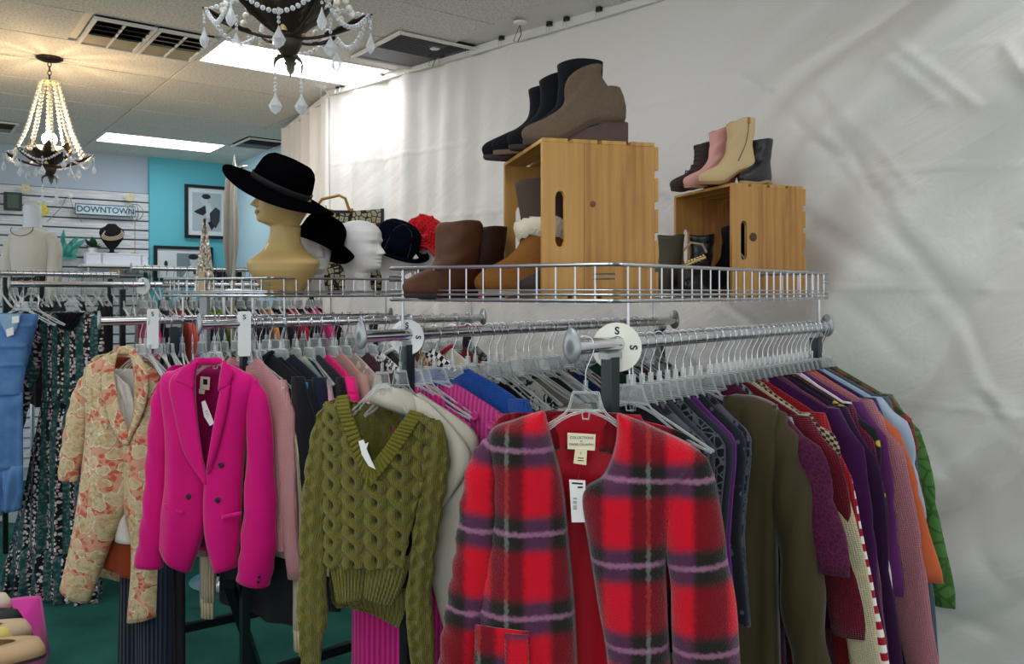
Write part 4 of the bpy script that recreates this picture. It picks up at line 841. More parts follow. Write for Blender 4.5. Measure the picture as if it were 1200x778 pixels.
A1 = .245; c1 = Vector((.0655, 1.75, ZB+.004)); crate(c1, A1, .262, .36, .332, 'taller looking pine crate on end with boots on top, left of the pair', .04, ((.115, .20, .007, 0),))
A2 = .314; c2 = Vector((.679, 2.5, ZB+.004)); crate(c2, A2, .262, .36, .335, 'pine crate at the right end with a dark knot by its hand hole', .042, ((.075, .178, .014, 1),))
def CL(c, a, x, y, z): return Vector((c.x+x*math.cos(a)-y*math.sin(a), c.y+x*math.sin(a)+y*math.cos(a), c.z+z))
# ------------------------------------------------------------------ boots
LOWP = [(0, 0, .232, .031), (.006, -.004, .24, .037), (.022, -.006, .243, .039), (.036, -.005, .232, .037), (.05, -.002, .205, .035), (.066, .003, .168, .033), (.085, .008, .135, .032), (.105, .009, .118, .034), (.14, .004, .114, .037), (.175, 0, .118, .041)]
def boot(name, label, loc, rz, mat, heel=.05, sc=1., prof=None, wedge=False, sole='#2a211b', heelc=None, lean=0., zip_=None, laces=None, cuff=None, foot=None, pt=1., fold=.0, group=None, squash=1.):
    o = thing(name, label, 'boot', loc, rz, group); P = prof or LOWP; n = 28
    def lift(x): return heel*(1-sm((x-.06)/.11))
    def ring(z, b, f, w, off=0, ins=0.):
        cx = (b+f)/2; rx = (f-b)/2-ins; r = []
        for k in range(n):
            a = 2*PI*k/n; c = math.cos(a); s = math.sin(a); low = sm((.07-z)/.05)
            yy = (w-ins)*math.copysign(abs(s)**.85, s)*(1-.22*low*pt*max(0, c)-.10*low*max(0, -c)*0); x = cx+rx*math.copysign(abs(c)**.9, c)
            wr = fold*math.sin(95*z+3*c)*sm((z-.05)/.03)*(1-sm((z-.13)/.04)); x2 = x+lean*max(0, z-.08)+wr
            r.append(Vector((x2*sc, (yy+wr*.6)*sc*squash, (z+lift(x)+off)*sc)))
        return r
    def dens(P):
        q = []; m = 3
        for i in range((len(P)-1)*m+1): q.append(crom(P, i/((len(P)-1)*m)))
        return q
    D = dens(P); top = P[-1]
    cut = foot[0] if foot else 0
    R = [ring(*p) for p in D if p[0] >= cut-.004]
    R += [ring(top[0], top[1], top[2], top[3], 0, .004), ring(top[0]-.035, top[1], top[2], top[3], 0, .006), ring(top[0]-.04, top[1]+.03, top[2]-.03, top[3]*.5, 0, .006)]
    MB().rings(R, True, True, True).build('shaft' if foot else 'upper', mat, o, 'all')
    if foot: MB().rings([ring(*p, ) for p in D if p[0] <= cut+.004], True, True, True).build('foot', foot[1], o, 'all')
    sm_ = plain(sole, .6); b0 = D[0]
    MB().rings([ring(0, b0[1]-.004, b0[2]+.004, b0[3]+.003, -.009), ring(0, b0[1]-.005, b0[2]+.008, b0[3]+.005, -.004), ring(0, b0[1]-.004, b0[2]+.008, b0[3]+.005, .003), ring(0, b0[1], b0[2], b0[3]*.9, .004)], True, True, True).build('sole', sm_, o)
    hm = plain(heelc or sole, .5, 0, .4, .1, 90., .3)
    if heel > .015:
        if wedge:
            pts = [(-.006, -.009), (.06, -.009), (.15, -.009)]; tp = [(.16, lift(.16)-.008)]+[(x, lift(x)-.004) for x in (.14, .12, .1, .08, .06, .04, .02, -.006)]
            poly = [(x*sc, z*sc) for x, z in pts[:]+tp]; b = MB().prism(poly, -.031*sc*squash, .031*sc*squash)
            b.build('wedge_heel', hm, o, False, bevel=.004)
        else:
            R = []
            for f, cx, rx, ry in ((0, .036, .027, .025), (.25, .034, .026, .025), (.7, .036, .032, .029), (1, .038, .040, .034)):
                R.append([Vector(((cx+rx*math.copysign(abs(math.cos(a))**.7, math.cos(a)))*sc, ry*math.copysign(abs(math.sin(a))**.7, math.sin(a))*sc*squash, (-.009+f*(heel+.004))*sc)) for a in [2*PI*k/20 for k in range(20)]])
            MB().rings(R, True, True, True).build('heel', hm, o, 'all')
    H_ = top[0]+heel
    if zip_:
        s = zip_; pts = []
        for k in range(10): z = lerp(.04, top[0], k/9); q = plin([(p[0],)+tuple(p[1:]) for p in P], z); x = lerp(q[0], q[1], .42); pts.append(((x+lean*max(0, z-.08))*sc, s*(q[2]*.99+.001)*sc*squash, (z+lift(x))*sc))
        MB().tube(pts, .0022*sc, 6).build('zip', plain('#7a6a55', .4, .6), o); MB().box((pts[-1][0], pts[-1][1]+s*.003, pts[-1][2]-.012), (.005, .003, .02)).build('zip_pull', GOLD, o, False)
    if laces:
        for k in range(6):
            z = lerp(.07, top[0]-.012, k/5); q = plin([(p[0],)+tuple(p[1:]) for p in P], z); x = q[1]+.003
            MB().tube([((x-.012)*sc, -.022*sc, (z+lift(x))*sc), ((x+.002)*sc, 0, (z+.008+lift(x))*sc), ((x-.012)*sc, .022*sc, (z+.004+lift(x))*sc)], .0026*sc, 6).build('lace', laces, o)
    if cuff:
        z = top[0]; R = []
        for dz, ins in ((-.035, -.002), (-.025, -.012), (-.005, -.016), (.008, -.012), (.012, 0), (.005, .01), (-.02, .012)): R.append([v+Vector((0, 0, .012*math.sin(k*.26))) for k, v in enumerate(ring(z, top[1], top[2], top[3], dz, ins))])
        R = [[v+Vector((random.uniform(-1, 1), random.uniform(-1, 1), random.uniform(-1, 1)))*.0045 for v in r_] for r_ in R]
        b = MB().rings(R); b.build('fur_cuff', cuff, o, 'all')
    return o
TAUPE = plain('#6d5c4c', .95, 0, .1, .25, 120., .35); SUEDEB = plain('#15161b', .95, 0, .15, .2, 120.); LEATH = plain('#17181b', .4, 0, .5, .2, 40.)
T1 = .342
def pr(rows, sc=1., n=24, lean=0): return [[Vector(((lerp(b, f, .5)+(f-b)/2*math.cos(2*PI*k/n)+lean*z)*sc, w*math.sin(2*PI*k/n)*sc, z*sc)) for k in range(n)] for z, b, f, w in rows]
ANK = LOWP[:4]+[(.05, .012, .2, .035), (.066, .028, .17, .033), (.085, .04, .147, .032), (.105, .046, .137, .034), (.132, .046, .128, .037)]
wb = boot('wedge_boot', 'taupe suede wedge ankle boot at the front of the left crate top', CL(c1, A1, .215, .07, T1+.009), PI+.06, TAUPE, .048, .97, ANK, True, '#3f2f24', '#4a3527', .12, -1, fold=.004)
MB().rings(pr([(.045, .0, .12, .033), (.06, -.006, .115, .036), (.085, -.006, .085, .035), (.11, .0, .062, .031), (.13, .008, .05, .02), (.134, .02, .04, .008)], .97), True, True, True).build('heel_counter', TAUPE, wb, 'all')
TALL = LOWP[:-1]+[(.15, .002, .112, .038), (.2, 0, .116, .042)]
boot('ankle_boot', 'tallest black suede boot right behind the taupe wedge boot', CL(c1, A1, .195, .155, T1+.009), PI+.15, SUEDEB, .015, .95, TALL)
boot('ankle_boot', 'black suede boot with brown sole, toe poking past the crate edge', CL(c1, A1, .17, .225, T1+.009), PI+.1, SUEDEB, .03, .93, [p for p in LOWP], sole='#6a5140')
boot('ankle_boot', 'farthest black boot on the left crate, lowest of the three', CL(c1, A1, .165, .30, T1+.009), PI+.12, SUEDEB, .012, .95, [p for p in LOWP])
T2 = .345
boot('lace_boot', 'brown grey lace up boot behind the pink one', CL(c2, A2, .12, .27, T2+.009), PI+.4, plain('#453a33', .85, 0, .2, .2, 60.), .03, .8, LOWP, laces=plain('#2a2624', .7), sole='#3a2c22')
boot('heeled_boot', 'pale pink suede heeled boot on the right crate', CL(c2, A2, .125, .18, T2+.009), PI+.35, plain('#dba39c', .9, 0, .15, .15, 90.), .045, .8, TALL, sole='#b98778', fold=.003)
boot('heeled_boot', 'beige suede heeled boot with side zip on the right crate', CL(c2, A2, .135, .085, T2+.009), PI+.3, plain('#cbb085', .9, 0, .15, .15, 90.), .055, .82, TALL, sole='#9a7247', heelc='#7d4a2a', zip_=1, fold=.003)
boot('ankle_boot', 'black leather boot with tan sole edge turned toward us on the right crate', CL(c2, A2, .215, .12, T2+.009), -PI/2-.75, LEATH, .018, .78, LOWP, sole='#a98d68', fold=.004)
# boots lying in the basket
ZF = EYE-.022+.016
boot('western_boot', 'brown leather short western boot nearest the basket end', Vector((-.083, 1.965, ZF)), PI+.75, plain('#5c331c', .6, 0, .35, .2, 60., .5), .016, .9, [(0, 0, .232, .031), (.006, -.004, .24, .037), (.022, -.006, .243, .039), (.036, -.005, .232, .037), (.05, -.002, .205, .036), (.066, .003, .168, .036), (.085, .004, .14, .04), (.105, .002, .132, .045), (.14, .0, .13, .05), (.165, -.002, .13, .052), (.178, .005, .12, .045)], sole='#2b2420', fold=.002)
boot('western_boot', 'second brown western boot close behind, mostly in shadow', Vector((-.02, 2.05, ZF)), PI+.75, plain('#43261a', .6, 0, .35, .2, 60., .5), .016, .88, sole='#221d1a')
UGG = plain('#8a5a2c', .95, 0, .1, .25, 120., .35); FUR = plain('#d9cdb6', .98, 0, .05, 1., 150.)
boot('sheepskin_boot', 'tan suede boot with a cream fleece cuff leaning out of the left crate', CL(c1, A1, .11, .115, .008), PI+.12, UGG, .0, .92, [(0, 0, .235, .04), (.01, -.006, .25, .047), (.03, -.008, .252, .049), (.05, -.006, .235, .046), (.07, 0, .2, .043), (.09, .004, .165, .042), (.12, .004, .14, .045), (.16, .0, .138, .049)], sole='#b9a483', cuff=FUR, pt=.4)
boot('tall_boot', 'tall grey brown boot shaft with a black foot inside the left crate', CL(c1, A1, .135, .225, .008), PI+.1, plain('#4e4238', .8, 0, .2, .15, 70.), .012, 1., LOWP[:-2]+[(.11, .01, .118, .036), (.16, .005, .112, .04), (.22, .0, .115, .044), (.262, .0, .118, .046)], foot=(.125, SUEDEB), lean=.1)
o = thing('boot', 'black knit boot with white stitched rim slanting out of the left crate', 'boot', CL(c1, A1, .05, .155, .008), PI+.1)
MB().tube([(.06, 0, .03), (.03, 0, .06), (-.01, 0, .115)], [.038, .038, .036], 16).build('upper', SUEDEB, o, 'all'); MB().tube([(-.0115+.034*.83*math.cos(a), .037*math.sin(a), .117+.034*.5*math.cos(a)) for a in [2*PI*k/24 for k in range(24)]], .0028, 6, True).build('stitching', WHITE, o); MB().ball((.085, 0, .028), .03, 14, 10, (1.9, 1.15, .9)).build('toe', SUEDEB, o)
boot('ankle_boot', 'dark brown low boot under the tan sheepskin boot', CL(c1, A1, .16, .045, .008), PI+.05, plain('#2a211c', .7), .01, .8, LOWP[:-2], sole='#6e675e')
# inside the right crate
boot('ankle_boot', 'black leather boot standing in the right crate, toe toward us', CL(c2, A2, .015, .17, .008), -PI/2-.5, LEATH, .02, .95, LOWP, sole='#55524e', fold=.006)
boot('ankle_boot', 'olive brown boot left of the black one in the right crate', CL(c2, A2, -.075, .2, .008), -PI/2-.6, plain('#4b4636', .85), .02, .95, LOWP, sole='#8a8168')
boot('ankle_boot', 'matte black boot at the back of the right crate beside the cable tie', CL(c2, A2, .135, .075, .008), PI+.05, SUEDEB, .03, .95, TALL)
zt = thing('cable_tie', 'white plastic cable tie looped around the boots in the right crate', 'cable tie', CL(c2, A2, .07, .04, .06)); MB().tube([(-.05+.06*math.cos(a), 0, .02+.062*math.sin(a)) for a in [lerp(-1.5, 1.3, k/20) for k in range(21)]], .0028, 6).build('strap', WHITE, zt); MB().box((.012, 0, .035), (.01, .008, .014)).build('lock', WHITE, zt, False)
sd_ = thing('sandal', 'gold studded strappy sandal at the left of the right crate', 'sandal', CL(c2, A2, -.105, .05, .085), .3)
MB().tube([(-.04, 0, 0), (0, 0, .02), (.035, 0, .03)], .014, 10, flat=.5).build('strap', plain('#b9975c', .35, .6), sd_)
st_ = MB().ball((0, 0, 0), .0035, 8, 6).mesh('stud', plain('#e2d3ac', .2, .9), True)
for k in range(15): piece('stud', st_, sd_, (-.036+.005*k, -.008, .004+.0019*k+(.007 if k % 2 else -.004)))
MB().tube([(-.035, 0, .05), (-.01, 0, .075), (.03, 0, .07), (.045, 0, .045)], .004, 6).build('ankle_strap', plain('#9a8762', .5), sd_); MB().box((-.02, -.012, -.035), (.022, .002, .022)).build('yellow_tag', plain('#e8c81e', .6), sd_, False)
MB().prism([(-.045, -.075), (.04, -.09), (.05, -.083), (-.03, -.01), (-.045, -.01)], -.02, .02).build('wedge_sole', plain('#3a3328', .7), sd_, False)

# ------------------------------------------------------------------ heads and hats
HT = [(0, .058, .056, .064), (.012, .05, .052, .056), (.03, .044, .05, .05), (.06, .042, .049, .047), (.082, .046, .052, .046), (.09, .066, .054, .046), (.097, .086, .058, .047), (.108, .093, .064, .052), (.13, .094, .078, .061), (.15, .095, .088, .067), (.175, .093, .094, .071), (.19, .09, .096, .073), (.205, .093, .097, .074), (.235, .09, .094, .072), (.255, .078, .082, .064), (.27, .056, .06, .047), (.279, .03, .032, .026), (.282, .001, .001, .001)]
BT = [(0, .05, .05, .07), (.02, .058, .05, .082), (.05, .075, .055, .105), (.085, .09, .06, .132), (.11, .094, .062, .142), (.122, .09, .062, .138), (.135, .078, .062, .115), (.155, .064, .06, .088), (.185, .054, .056, .066), (.22, .048, .056, .054), (.242, .048, .058, .05)]
def g(x, c, s): return math.exp(-((x-c)/s)**2)
def head(name, label, loc, yaw, mat, lips=None, bust=False, sc=1.):
    o = thing(name, label, 'mannequin head', loc, yaw); T = (BT+[(z+.16, f, b, w) for z, f, b, w in HT[4:]]) if bust else HT; zo = .16 if bust else 0.; R = []; n = 64; N = 110
    zs = [T[0][0]+(T[-1][0]-T[0][0])*(i/N) for i in range(N+1)]
    for z in zs:
        # smooth table lookup
        i = max(j for j in range(len(T)) if T[j][0] <= z+1e-9); i = min(i, len(T)-2); fr = (z-T[i][0])/(T[i+1][0]-T[i][0]); f, b, w = [lerp(a, c_, fr) for a, c_ in zip(T[i][1:], T[i+1][1:])]
        h = z-zo; ring = []
        for k in range(n):
            a = 2*PI*k/n; th = a if a <= PI else a-2*PI
            c = math.cos(th); r = (f if c > 0 else b); y = -r*math.copysign(abs(c)**.9, c); x = w*math.sin(th)
            e = 0.
            if h > .09:
                nose = (sm((h-.146)/.008)*(1-sm((h-.15)/.045)))
                e += .024*nose*g(th, 0, .13)+.006*g(h, .152, .006)*g(abs(th), .16, .08)
                e += .006*(g(h, .136, .0045)+g(h, .124, .0055))*g(th, 0, .26)-.004*g(h, .1305, .0025)*g(th, 0, .3)
                e -= .012*g(h, .186, .011)*g(abs(th), .36, .16); e += .007*g(h, .184, .007)*g(abs(th), .37, .12); e += .004*g(h, .203, .007)*g(abs(th), .4, .22)
                e += .005*g(h, .16, .016)*g(abs(th), .62, .22)+.005*g(h, .103, .01)*g(th, 0, .3); e += .012*g(h, .165, .018)*g(abs(th), 1.68, .1)
            q = 1+e/max(.02, math.hypot(x, y)); tw = .7*(1-sm((z-.125)/.1)) if bust else 0.; x, y = x*q, y*q; ring.append(Vector((x*math.cos(tw)-y*math.sin(tw), x*math.sin(tw)+y*math.cos(tw), z))*sc)
        R.append(ring)
    MB().rings(R, True, True, True).build('head', mat, o, 'all')
    if lips:
        for s in (-1, 1): MB().ball((s*.033*sc, -.0775*sc, (.187+zo)*sc), .012*sc, 12, 8, (1.2, .6, .62)).build('eye', plain('#b8a07a', .5), o); MB().tube([(s*(.016+.012*k)*sc, (-.092+.006*k)*sc, (.2035+zo+.003*math.sin(k*1.2))*sc) for k in range(4)], .0018*sc, 6).build('eyebrow', plain('#6d5430', .7), o)
        MB().ball((0, -.0955*sc, (.1305+zo)*sc), .017*sc, 14, 8, (1.1, .4, .5)).build('lips', plain('#a8805a', .45), o)
    return o
GOLDSKIN = plain('#b99c63', .45, 0, .4); FOAM = plain('#d9d5d1', .55, 0, .35)
ZC = EYE-.018+.008
head('mannequin_bust', 'tan mannequin bust facing left under a wide black hat', W(333, 300, 2.80)*1., -1.05, GOLDSKIN, True, True, .97); bpy.data.objects['mannequin_bust'].location.z = ZC
def wh(px, d, yaw, label, sc=1.): p = W(px, 300, d); p.z = ZC; return head('foam_mannequin', label, p, yaw, FOAM, None, False, sc)
wh(420, 3.08, 1.2, 'bare white foam head facing right in front of the patterned bag')
wh(461, 3.2, 1.25, 'white foam head wearing the navy black cloche', .92)
wh(366, 2.98, .6, 'white foam head under the second drooping black hat, beside the bust neck', .9)
wh(496, 3.34, 1.1, 'white foam head under the red flower hat', .9)
FELT = plain('#050507', 1., 0, .0, .2, 150.)
def hat(name, label, loc, R, cr, ch, brim, mat, rot, band=None, seams=0, taper=.9):
    o = thing(name, label, 'hat', loc); n = 56; M = rot.to_3x3(); rows = [(0, ch), (.4, ch*.995), (.7, ch*.96), (.86, ch*.86), (.93, ch*.7), (.97, ch*.4), (1, .0)]
    rings = [[M @ Vector((max(.0005, r*cr*taper if i < 4 else r*cr*lerp(taper, 1, (i-3)/3))*math.cos(2*PI*k/n), max(.0005, r*cr*(taper if i < 4 else lerp(taper, 1, (i-3)/3)))*1.08*math.sin(2*PI*k/n), z)) for k in range(n)] for i, (r, z) in enumerate(rows)]
    MB().rings(rings).build('crown', mat, o, 'all', solid=.003)
    br = []
    for j in range(13):
        f = j/12; br.append([M @ Vector(((cr+(R-cr)*f)*math.cos(a), (cr*1.08+(R-cr)*f)*math.sin(a), brim(f, a))) for a in [2*PI*k/n for k in range(n)]])
    MB().rings(br).build('brim', mat, o, 'all', solid=.004)
    if band: MB().rings([[M @ Vector((cr*1.015*math.cos(a), cr*1.095*math.sin(a), z)) for a in [2*PI*k/n for k in range(n)]] for z in (.002, .022)]).build('band', band, o, 'all', solid=.002)
    for s in range(seams):
        a = 2*PI*s/seams+.3; MB().tube([M @ Vector((r*cr*1.01*math.cos(a)*(taper if r < .95 else 1), r*cr*1.08*1.01*math.sin(a)*(taper if r < .95 else 1), z+.001)) for r, z in rows], .0014, 5).build('seam', plain('#2c2d33', .9), o)
    return o
Ry = lambda a: Matrix.Rotation(a, 4, 'Y'); Rx = lambda a: Matrix.Rotation(a, 4, 'X')
hat('wide_brim_hat', 'wide brimmed black felt hat on the tan bust', W(329, 221, 2.81), .2, .106, .108, lambda f, a: -.02*f*f+.015*f*f*math.cos(2*a), FELT, Ry(.45) @ Rx(.12), plain('#060608', .9))
hat('floppy_hat', 'second black felt hat with upturned brim behind the bust shoulder', W(372, 289, 2.97), .135, .088, .115, lambda f, a: -.035*f+.055*f**3, FELT, Ry(.38) @ Rx(-.25))
hat('cloche_hat', 'navy black cloche with seams and rolled brim on a white head', W(463, 290, 3.2), .14, .094, .1, lambda f, a: -.012*f+.022*f**3, plain('#0b0f18', 1., 0, .0, .2, 150.), Ry(.42) @ Rx(.3), None, 6)
RED = cloth('#d81a24', rough=.6)
rh = hat('red_hat', 'red fabric hat with a big ruffled flower beyond the cloche', W(494, 286, 3.34), .125, .094, .115, lambda f, a: -.02*f+.006*math.sin(9*a)*f, RED, Ry(.5) @ Rx(-.1), None, 0, .8)
fb = MB()
for i in range(5):
    for k in range(5+i):
        a = 2*PI*k/(5+i)+i*.7; rr = .006+.0095*i; t1 = Vector((math.cos(a), 0, math.sin(a))); t2 = Vector((-math.sin(a), 0, math.cos(a)))
        pts = []
        for q in range(5):
            for p_ in range(4):
                s = (q/4-.5)*.034*(1+.25*i); h = p_/3; pts.append(Vector((.02, -.1, .04))+t1*(rr*1.25+h*.014+.004*math.sin(q*2.2+k))+t2*s*(1-.2*h)+Vector((0, -.026+.005*i-.012*h*(1-.15*i)+.004*math.sin(q*3+i), 0)))
        fb.add(pts, [(q*4+p_, q*4+p_+1, q*4+p_+5, q*4+p_+4) for q in range(4) for p_ in range(3)])
fb.build('flower', RED, rh, 'all', solid=.001)
rs = thing('scarf', 'red and black scarf lying behind the western boots', 'scarf', W(556, 330, 2.25)); MB().grid(lambda a, b: Vector(((a-.5)*.13, .03*math.sin(5*a)+.02*b, -.02+.13*math.sin(PI*a)**.6*(1-b)*(.8+.2*math.sin(9*a)))), 20, 12).build('cloth', RED, rs, 'all', solid=.006); MB().grid(lambda a, b: Vector(((a-.5)*.08+.0, -.012+.02*math.sin(5*a), .03+.07*math.sin(PI*a)**.6*(1-b*.4))), 14, 6).build('lining', FELT, rs, 'all', solid=.006)
rs.location.z = ZF
# patterned bag
t = NT('ring_print'); u = t.obj((46, 1, 46)); hx = t.n('ShaderNodeTexVoronoi', feature='DISTANCE_TO_EDGE'); t.l(u, hx.inputs['Vector']); hx.inputs['Scale'].default_value = 1.; hx.inputs['Randomness'].default_value = .55
f1 = t.n('ShaderNodeTexVoronoi'); t.l(u, f1.inputs['Vector']); f1.inputs['Randomness'].default_value = .55; f1.inputs['Scale'].default_value = 1.
d_ = f1.outputs['Distance']; inner = t.math('MULTIPLY', t.step(d_, .18, .22), t.math('SUBTRACT', 1., t.step(d_, .25, .3)))
c = t.mix(t.step(hx.outputs['Distance'], .07, .12), '#14130f', '#a89f7e'); c = t.mix(t.math('MULTIPLY', inner, .5), c, '#5a5340'); RINGP = t.fin(c, .7)
bp = W(406, 300, 3.38); bp.z = ZC; BG = thing('handbag', 'black and tan ring patterned handbag with brass handle behind the foam heads', 'handbag', bp, .12)
MB().prism([(-.16, 0), (.145, 0), (.15, .355), (-.15, .33)], -.035, .035).build('body', RINGP, BG, False, bevel=.004)
MB().box((.149, 0, .178), (.012, .074, .355)).build('side_trim', BLACK, BG, False); MB().tube([(-.115, 0, .32), (-.12, 0, .365), (-.1, 0, .395), (-.03, 0, .412), (-.005, 0, .40), (.012, 0, .35), (.018, 0, .338)], .006, 10).build('handle', GOLD, BG)
MB().box((-.045, -.002, .34), (.13, .074, .012)).build('frame_trim', BLACK, BG, False); MB().tube([(-.05, -.037, .345), (-.075, -.05, .35), (-.08, -.05, .365)], .0025, 6).build('clasp', GOLD, BG)
for x in (-.115, .02): MB().lathe([(.009, -.01), (.011, 0), (.009, .012), (0, .013)], 12, None, (x, 0, .345)).build('handle_base', GOLD, BG)

# ------------------------------------------------------------------ beaded chandeliers
BRONZE = plain('#4a3f33', .5, .6, .4, .3, 40., .4); BULB = NT('lit_bulb').fin('#fff2d8', .4, 0, 0, .2, '#ffdcab', 230.); CANDLE = plain('#d2b272', .4, .2, .5)
def beads(b, pts, r):
    L = 0.; P = [Vector(p) for p in pts]; acc = 0.
    for p, q in zip(P, P[1:]):
        d = (q-p).length
        while acc <= d: b.ball(p.lerp(q, acc/max(d, 1e-6)), r, 7, 5); acc += r*2.25
        acc -= d
def drop(b, p, h, w): b.rings([[Vector((p[0]+r*math.cos(2*PI*k/6), p[1]+r*math.sin(2*PI*k/6), p[2]-z)) for k in range(6)] for r, z in ((.0004, 0), (w*.35, h*.25), (w, h*.62), (w*.7, h*.85), (.0004, h))])
def leaf(b, a, pts, wd, wav=.0):
    ca, sa = math.cos(a), math.sin(a); n = 14; rows = []
    for i in range(n+1):
        f = i/n; r, z = crom(pts, f); w_ = wd*(math.sin(PI*min(1, .12+f*.92))**.7)*(1+wav*math.sin(f*26)); q = []
        for s in (-1, -.55, 0, .55, 1): q.append(Vector((r*ca-s*w_*sa, r*sa+s*w_*ca, z+abs(s)*w_*.35-(.003 if s == 0 else 0))))
        rows.append(q)
    b.rings(rows, False)
def chandelier(label, loc, rot, lit):
    O = thing('chandelier', label, 'chandelier', loc, rot)
    MB().lathe([(0, 0), (.06, -.001), (.062, -.008), (.045, -.018), (.014, -.024), (0, -.025)], 28).build('canopy', BRONZE, O)
    lk = MB().tube([(.008*math.cos(a), 0, .014*math.sin(a)) for a in [2*PI*k/14 for k in range(14)]], .0022, 6, True).mesh('chain_link', BRONZE, True)
    for k in range(4): piece('chain_link', lk, O, (0, 0, -.036-k*.022), PI/2*(k % 2))
    MB().lathe([(0, -.116), (.035, -.12), (.045, -.126), (.03, -.131), (0, -.133)], 20).build('top_plate', CANDLE, O)
    MB().tube([(0, 0, -.13), (0, 0, -.56)], .006, 10).build('rod', CANDLE, O)
    for k in range(10):
        a = 2*PI*k/10; b = MB(); beads(b, [(r*math.cos(a), r*math.sin(a), z) for r, z in [crom([(.042, -.13), (.075, -.26), (.112, -.39), (.162, -.5)], q/12) for q in range(13)]], .009); b.build('bead_strand', PEARL, O)
    for k in range(8):
        a = 2*PI*k/8+.2; b = MB(); leaf(b, a, [(.02, -.558), (.05, -.53), (.095, -.49), (.12, -.43)], .036, .1); b.build('leaf', BRONZE, O, 'all', solid=.002)
    for k in range(6):
        a = 2*PI*k/6; ca, sa = math.cos(a), math.sin(a); A_ = MB().tube([crom([(.015*ca, .015*sa, -.56), (.08*ca, .08*sa, -.552), (.16*ca, .16*sa, -.525), (.205*ca, .205*sa, -.495)], q/10) for q in range(11)], .0042, 7).build('arm', BRONZE, O)
        b = MB(); leaf(b, a, [(.09, -.548), (.13, -.535), (.175, -.508), (.21, -.488)], .016, .25); b.build('leaf', BRONZE, A_, 'all', solid=.002)
        b = MB(); a2 = 2*PI*(k+1)/6; beads(b, [lerp(Vector((.2*ca, .2*sa, -.495)), Vector((.2*math.cos(a2), .2*math.sin(a2), -.495)), f)+Vector((0, 0, -.055*math.sin(PI*f))) for f in [q/12 for q in range(13)]], .0062); b.build('bead_swag', CRYSTAL, O)
        b = MB(); beads(b, [(.2*ca, .2*sa, -.495), (.1*math.cos(a+.25), .1*math.sin(a+.25), -.47), (.02*ca, .02*sa, -.46)], .0062); b.build('bead_swag', CRYSTAL, O)
        b = MB(); beads(b, [(.205*ca, .205*sa, -.5), (.205*ca, .205*sa, -.535)], .004); drop(b, (.205*ca, .205*sa, -.537), .055, .012); b.build('pendant', CRYSTAL, O)
        b = MB(); beads(b, [(.13*math.cos(a+.5), .13*math.sin(a+.5), -.53), (.13*math.cos(a+.5), .13*math.sin(a+.5), -.565)], .0045); drop(b, (.13*math.cos(a+.5), .13*math.sin(a+.5), -.568), .055, .017); b.build('pendant', CRYSTAL, O)
    MB().lathe([(.0, -.55), (.034, -.552), (.037, -.56), (.032, -.566), (.033, -.574), (.026, -.59), (.016, -.605), (0, -.608)], 20).build('urn', BRONZE, O)
    for k in range(4):
        a = PI/2*k
        if k == 3: continue
        b = MB(); leaf(b, a, [(.008, -.604), (.024, -.61), (.034, -.625), (.032, -.65)], .014, .2); b.build('leaf', plain('#77705a', .6, .3, .4, .3, 40., .3), O, 'all', solid=.002)
        if k % 2: continue
        ca, sa = math.cos(a), math.sin(a); b = MB(); beads(b, [(.032*ca, .032*sa, -.652), (.032*ca, .032*sa, -.695)], .0045); drop(b, (.032*ca, .032*sa, -.697), .055, .017); b.build('pendant', CRYSTAL, O)
    for k in range(3):
        a = 2*PI*k/3+.3; x, y = .032*math.cos(a), .032*math.sin(a); s_ = MB().tube([(x, y, -.55), (x, y, -.455)], .01, 12).build('candle_sleeve', CANDLE, O)
    if lit: MB().ball((0, 0, -.418), .034, 18, 12).build('bulb', BULB, O)
chandelier('lit pearl beaded chandelier hanging complete at the far left', W(58, HOR, 4.15)+Vector((0, 0, 1.2)), .3, True)
chandelier('nearer bronze leaf chandelier cut by the top of the picture', W(338, HOR, 2.05)+Vector((0, 0, 1.2)), .12, False)

# ------------------------------------------------------------------ back wall pieces
def plate_on_wall(name, label, cat, px, py, w_, h_, th, mat, off=.09):
    o = thing(name, label, cat, BW(px, py, off), RZB); MB().box((0, 0, 0), (w_, th, h_)).build('panel', mat, o, False, bevel=.003); return o
def wscale(px): return BW(px, 340, .09).y/F
sg = wscale(124); o = plate_on_wall('sign', 'pale blue street style sign reading DOWNTOWN on the slatted wall', 'sign', 124, 246.5, 62*sg*1.04, 13*sg, .008, plain('#3e6573', .5))
MB().box((0, -.005, 0), (60.5*sg*1.04, .004, 10.5*sg)).build('face', plain('#c9dbe2', .5), o, False); text('lettering', 'DOWNTOWN', 9.6*sg, plain('#39606e', .5), o, Matrix.Translation((0, -.0085, 0)) @ Matrix.Rotation(PI/2, 4, 'X') @ Matrix.Diagonal((.97, 1, 1, 1)), .0015)
o = plate_on_wall('wall_plaque', 'small dark green plaque on the slatted wall at the left edge', 'plaque', 15, 236, 15*sg*1.15, 20*sg, .03, plain('#3d4a44', .8))
MB().box((0, -.018, 0), (11*sg, .006, 15*sg)).build('inset', plain('#55645c', .8), o, False)
t_ = plain('#46a08f', .6)
o = thing('wall_decoration', 'teal cut out leaf shape on the slatted wall beside the mannequin', 'wall decoration', BW(85, 287, .1), RZB); b = MB()
for x0, z0, x1, z1, w_ in ((-.06, -.1, -.075, .09, .03), (-.05, -.1, .0, .05, .03), (-.03, -.1, .06, .02, .025), (.0, -.03, .11, .06, .02), (-.075, .0, -.065, .13, .018), (-.02, .0, .05, .07, .02)):
    q = Vector((z1-z0, 0, -(x1-x0))).normalized()*w_; a = Vector((x0, 0, z0)); e = Vector((x1, 0, z1)); pts = [a-q*.8, lerp(a, e, .5)-q, e, lerp(a, e, .5)+q, a+q*.8]; b.prism([(p.x, p.z) for p in pts], -.006, .006)
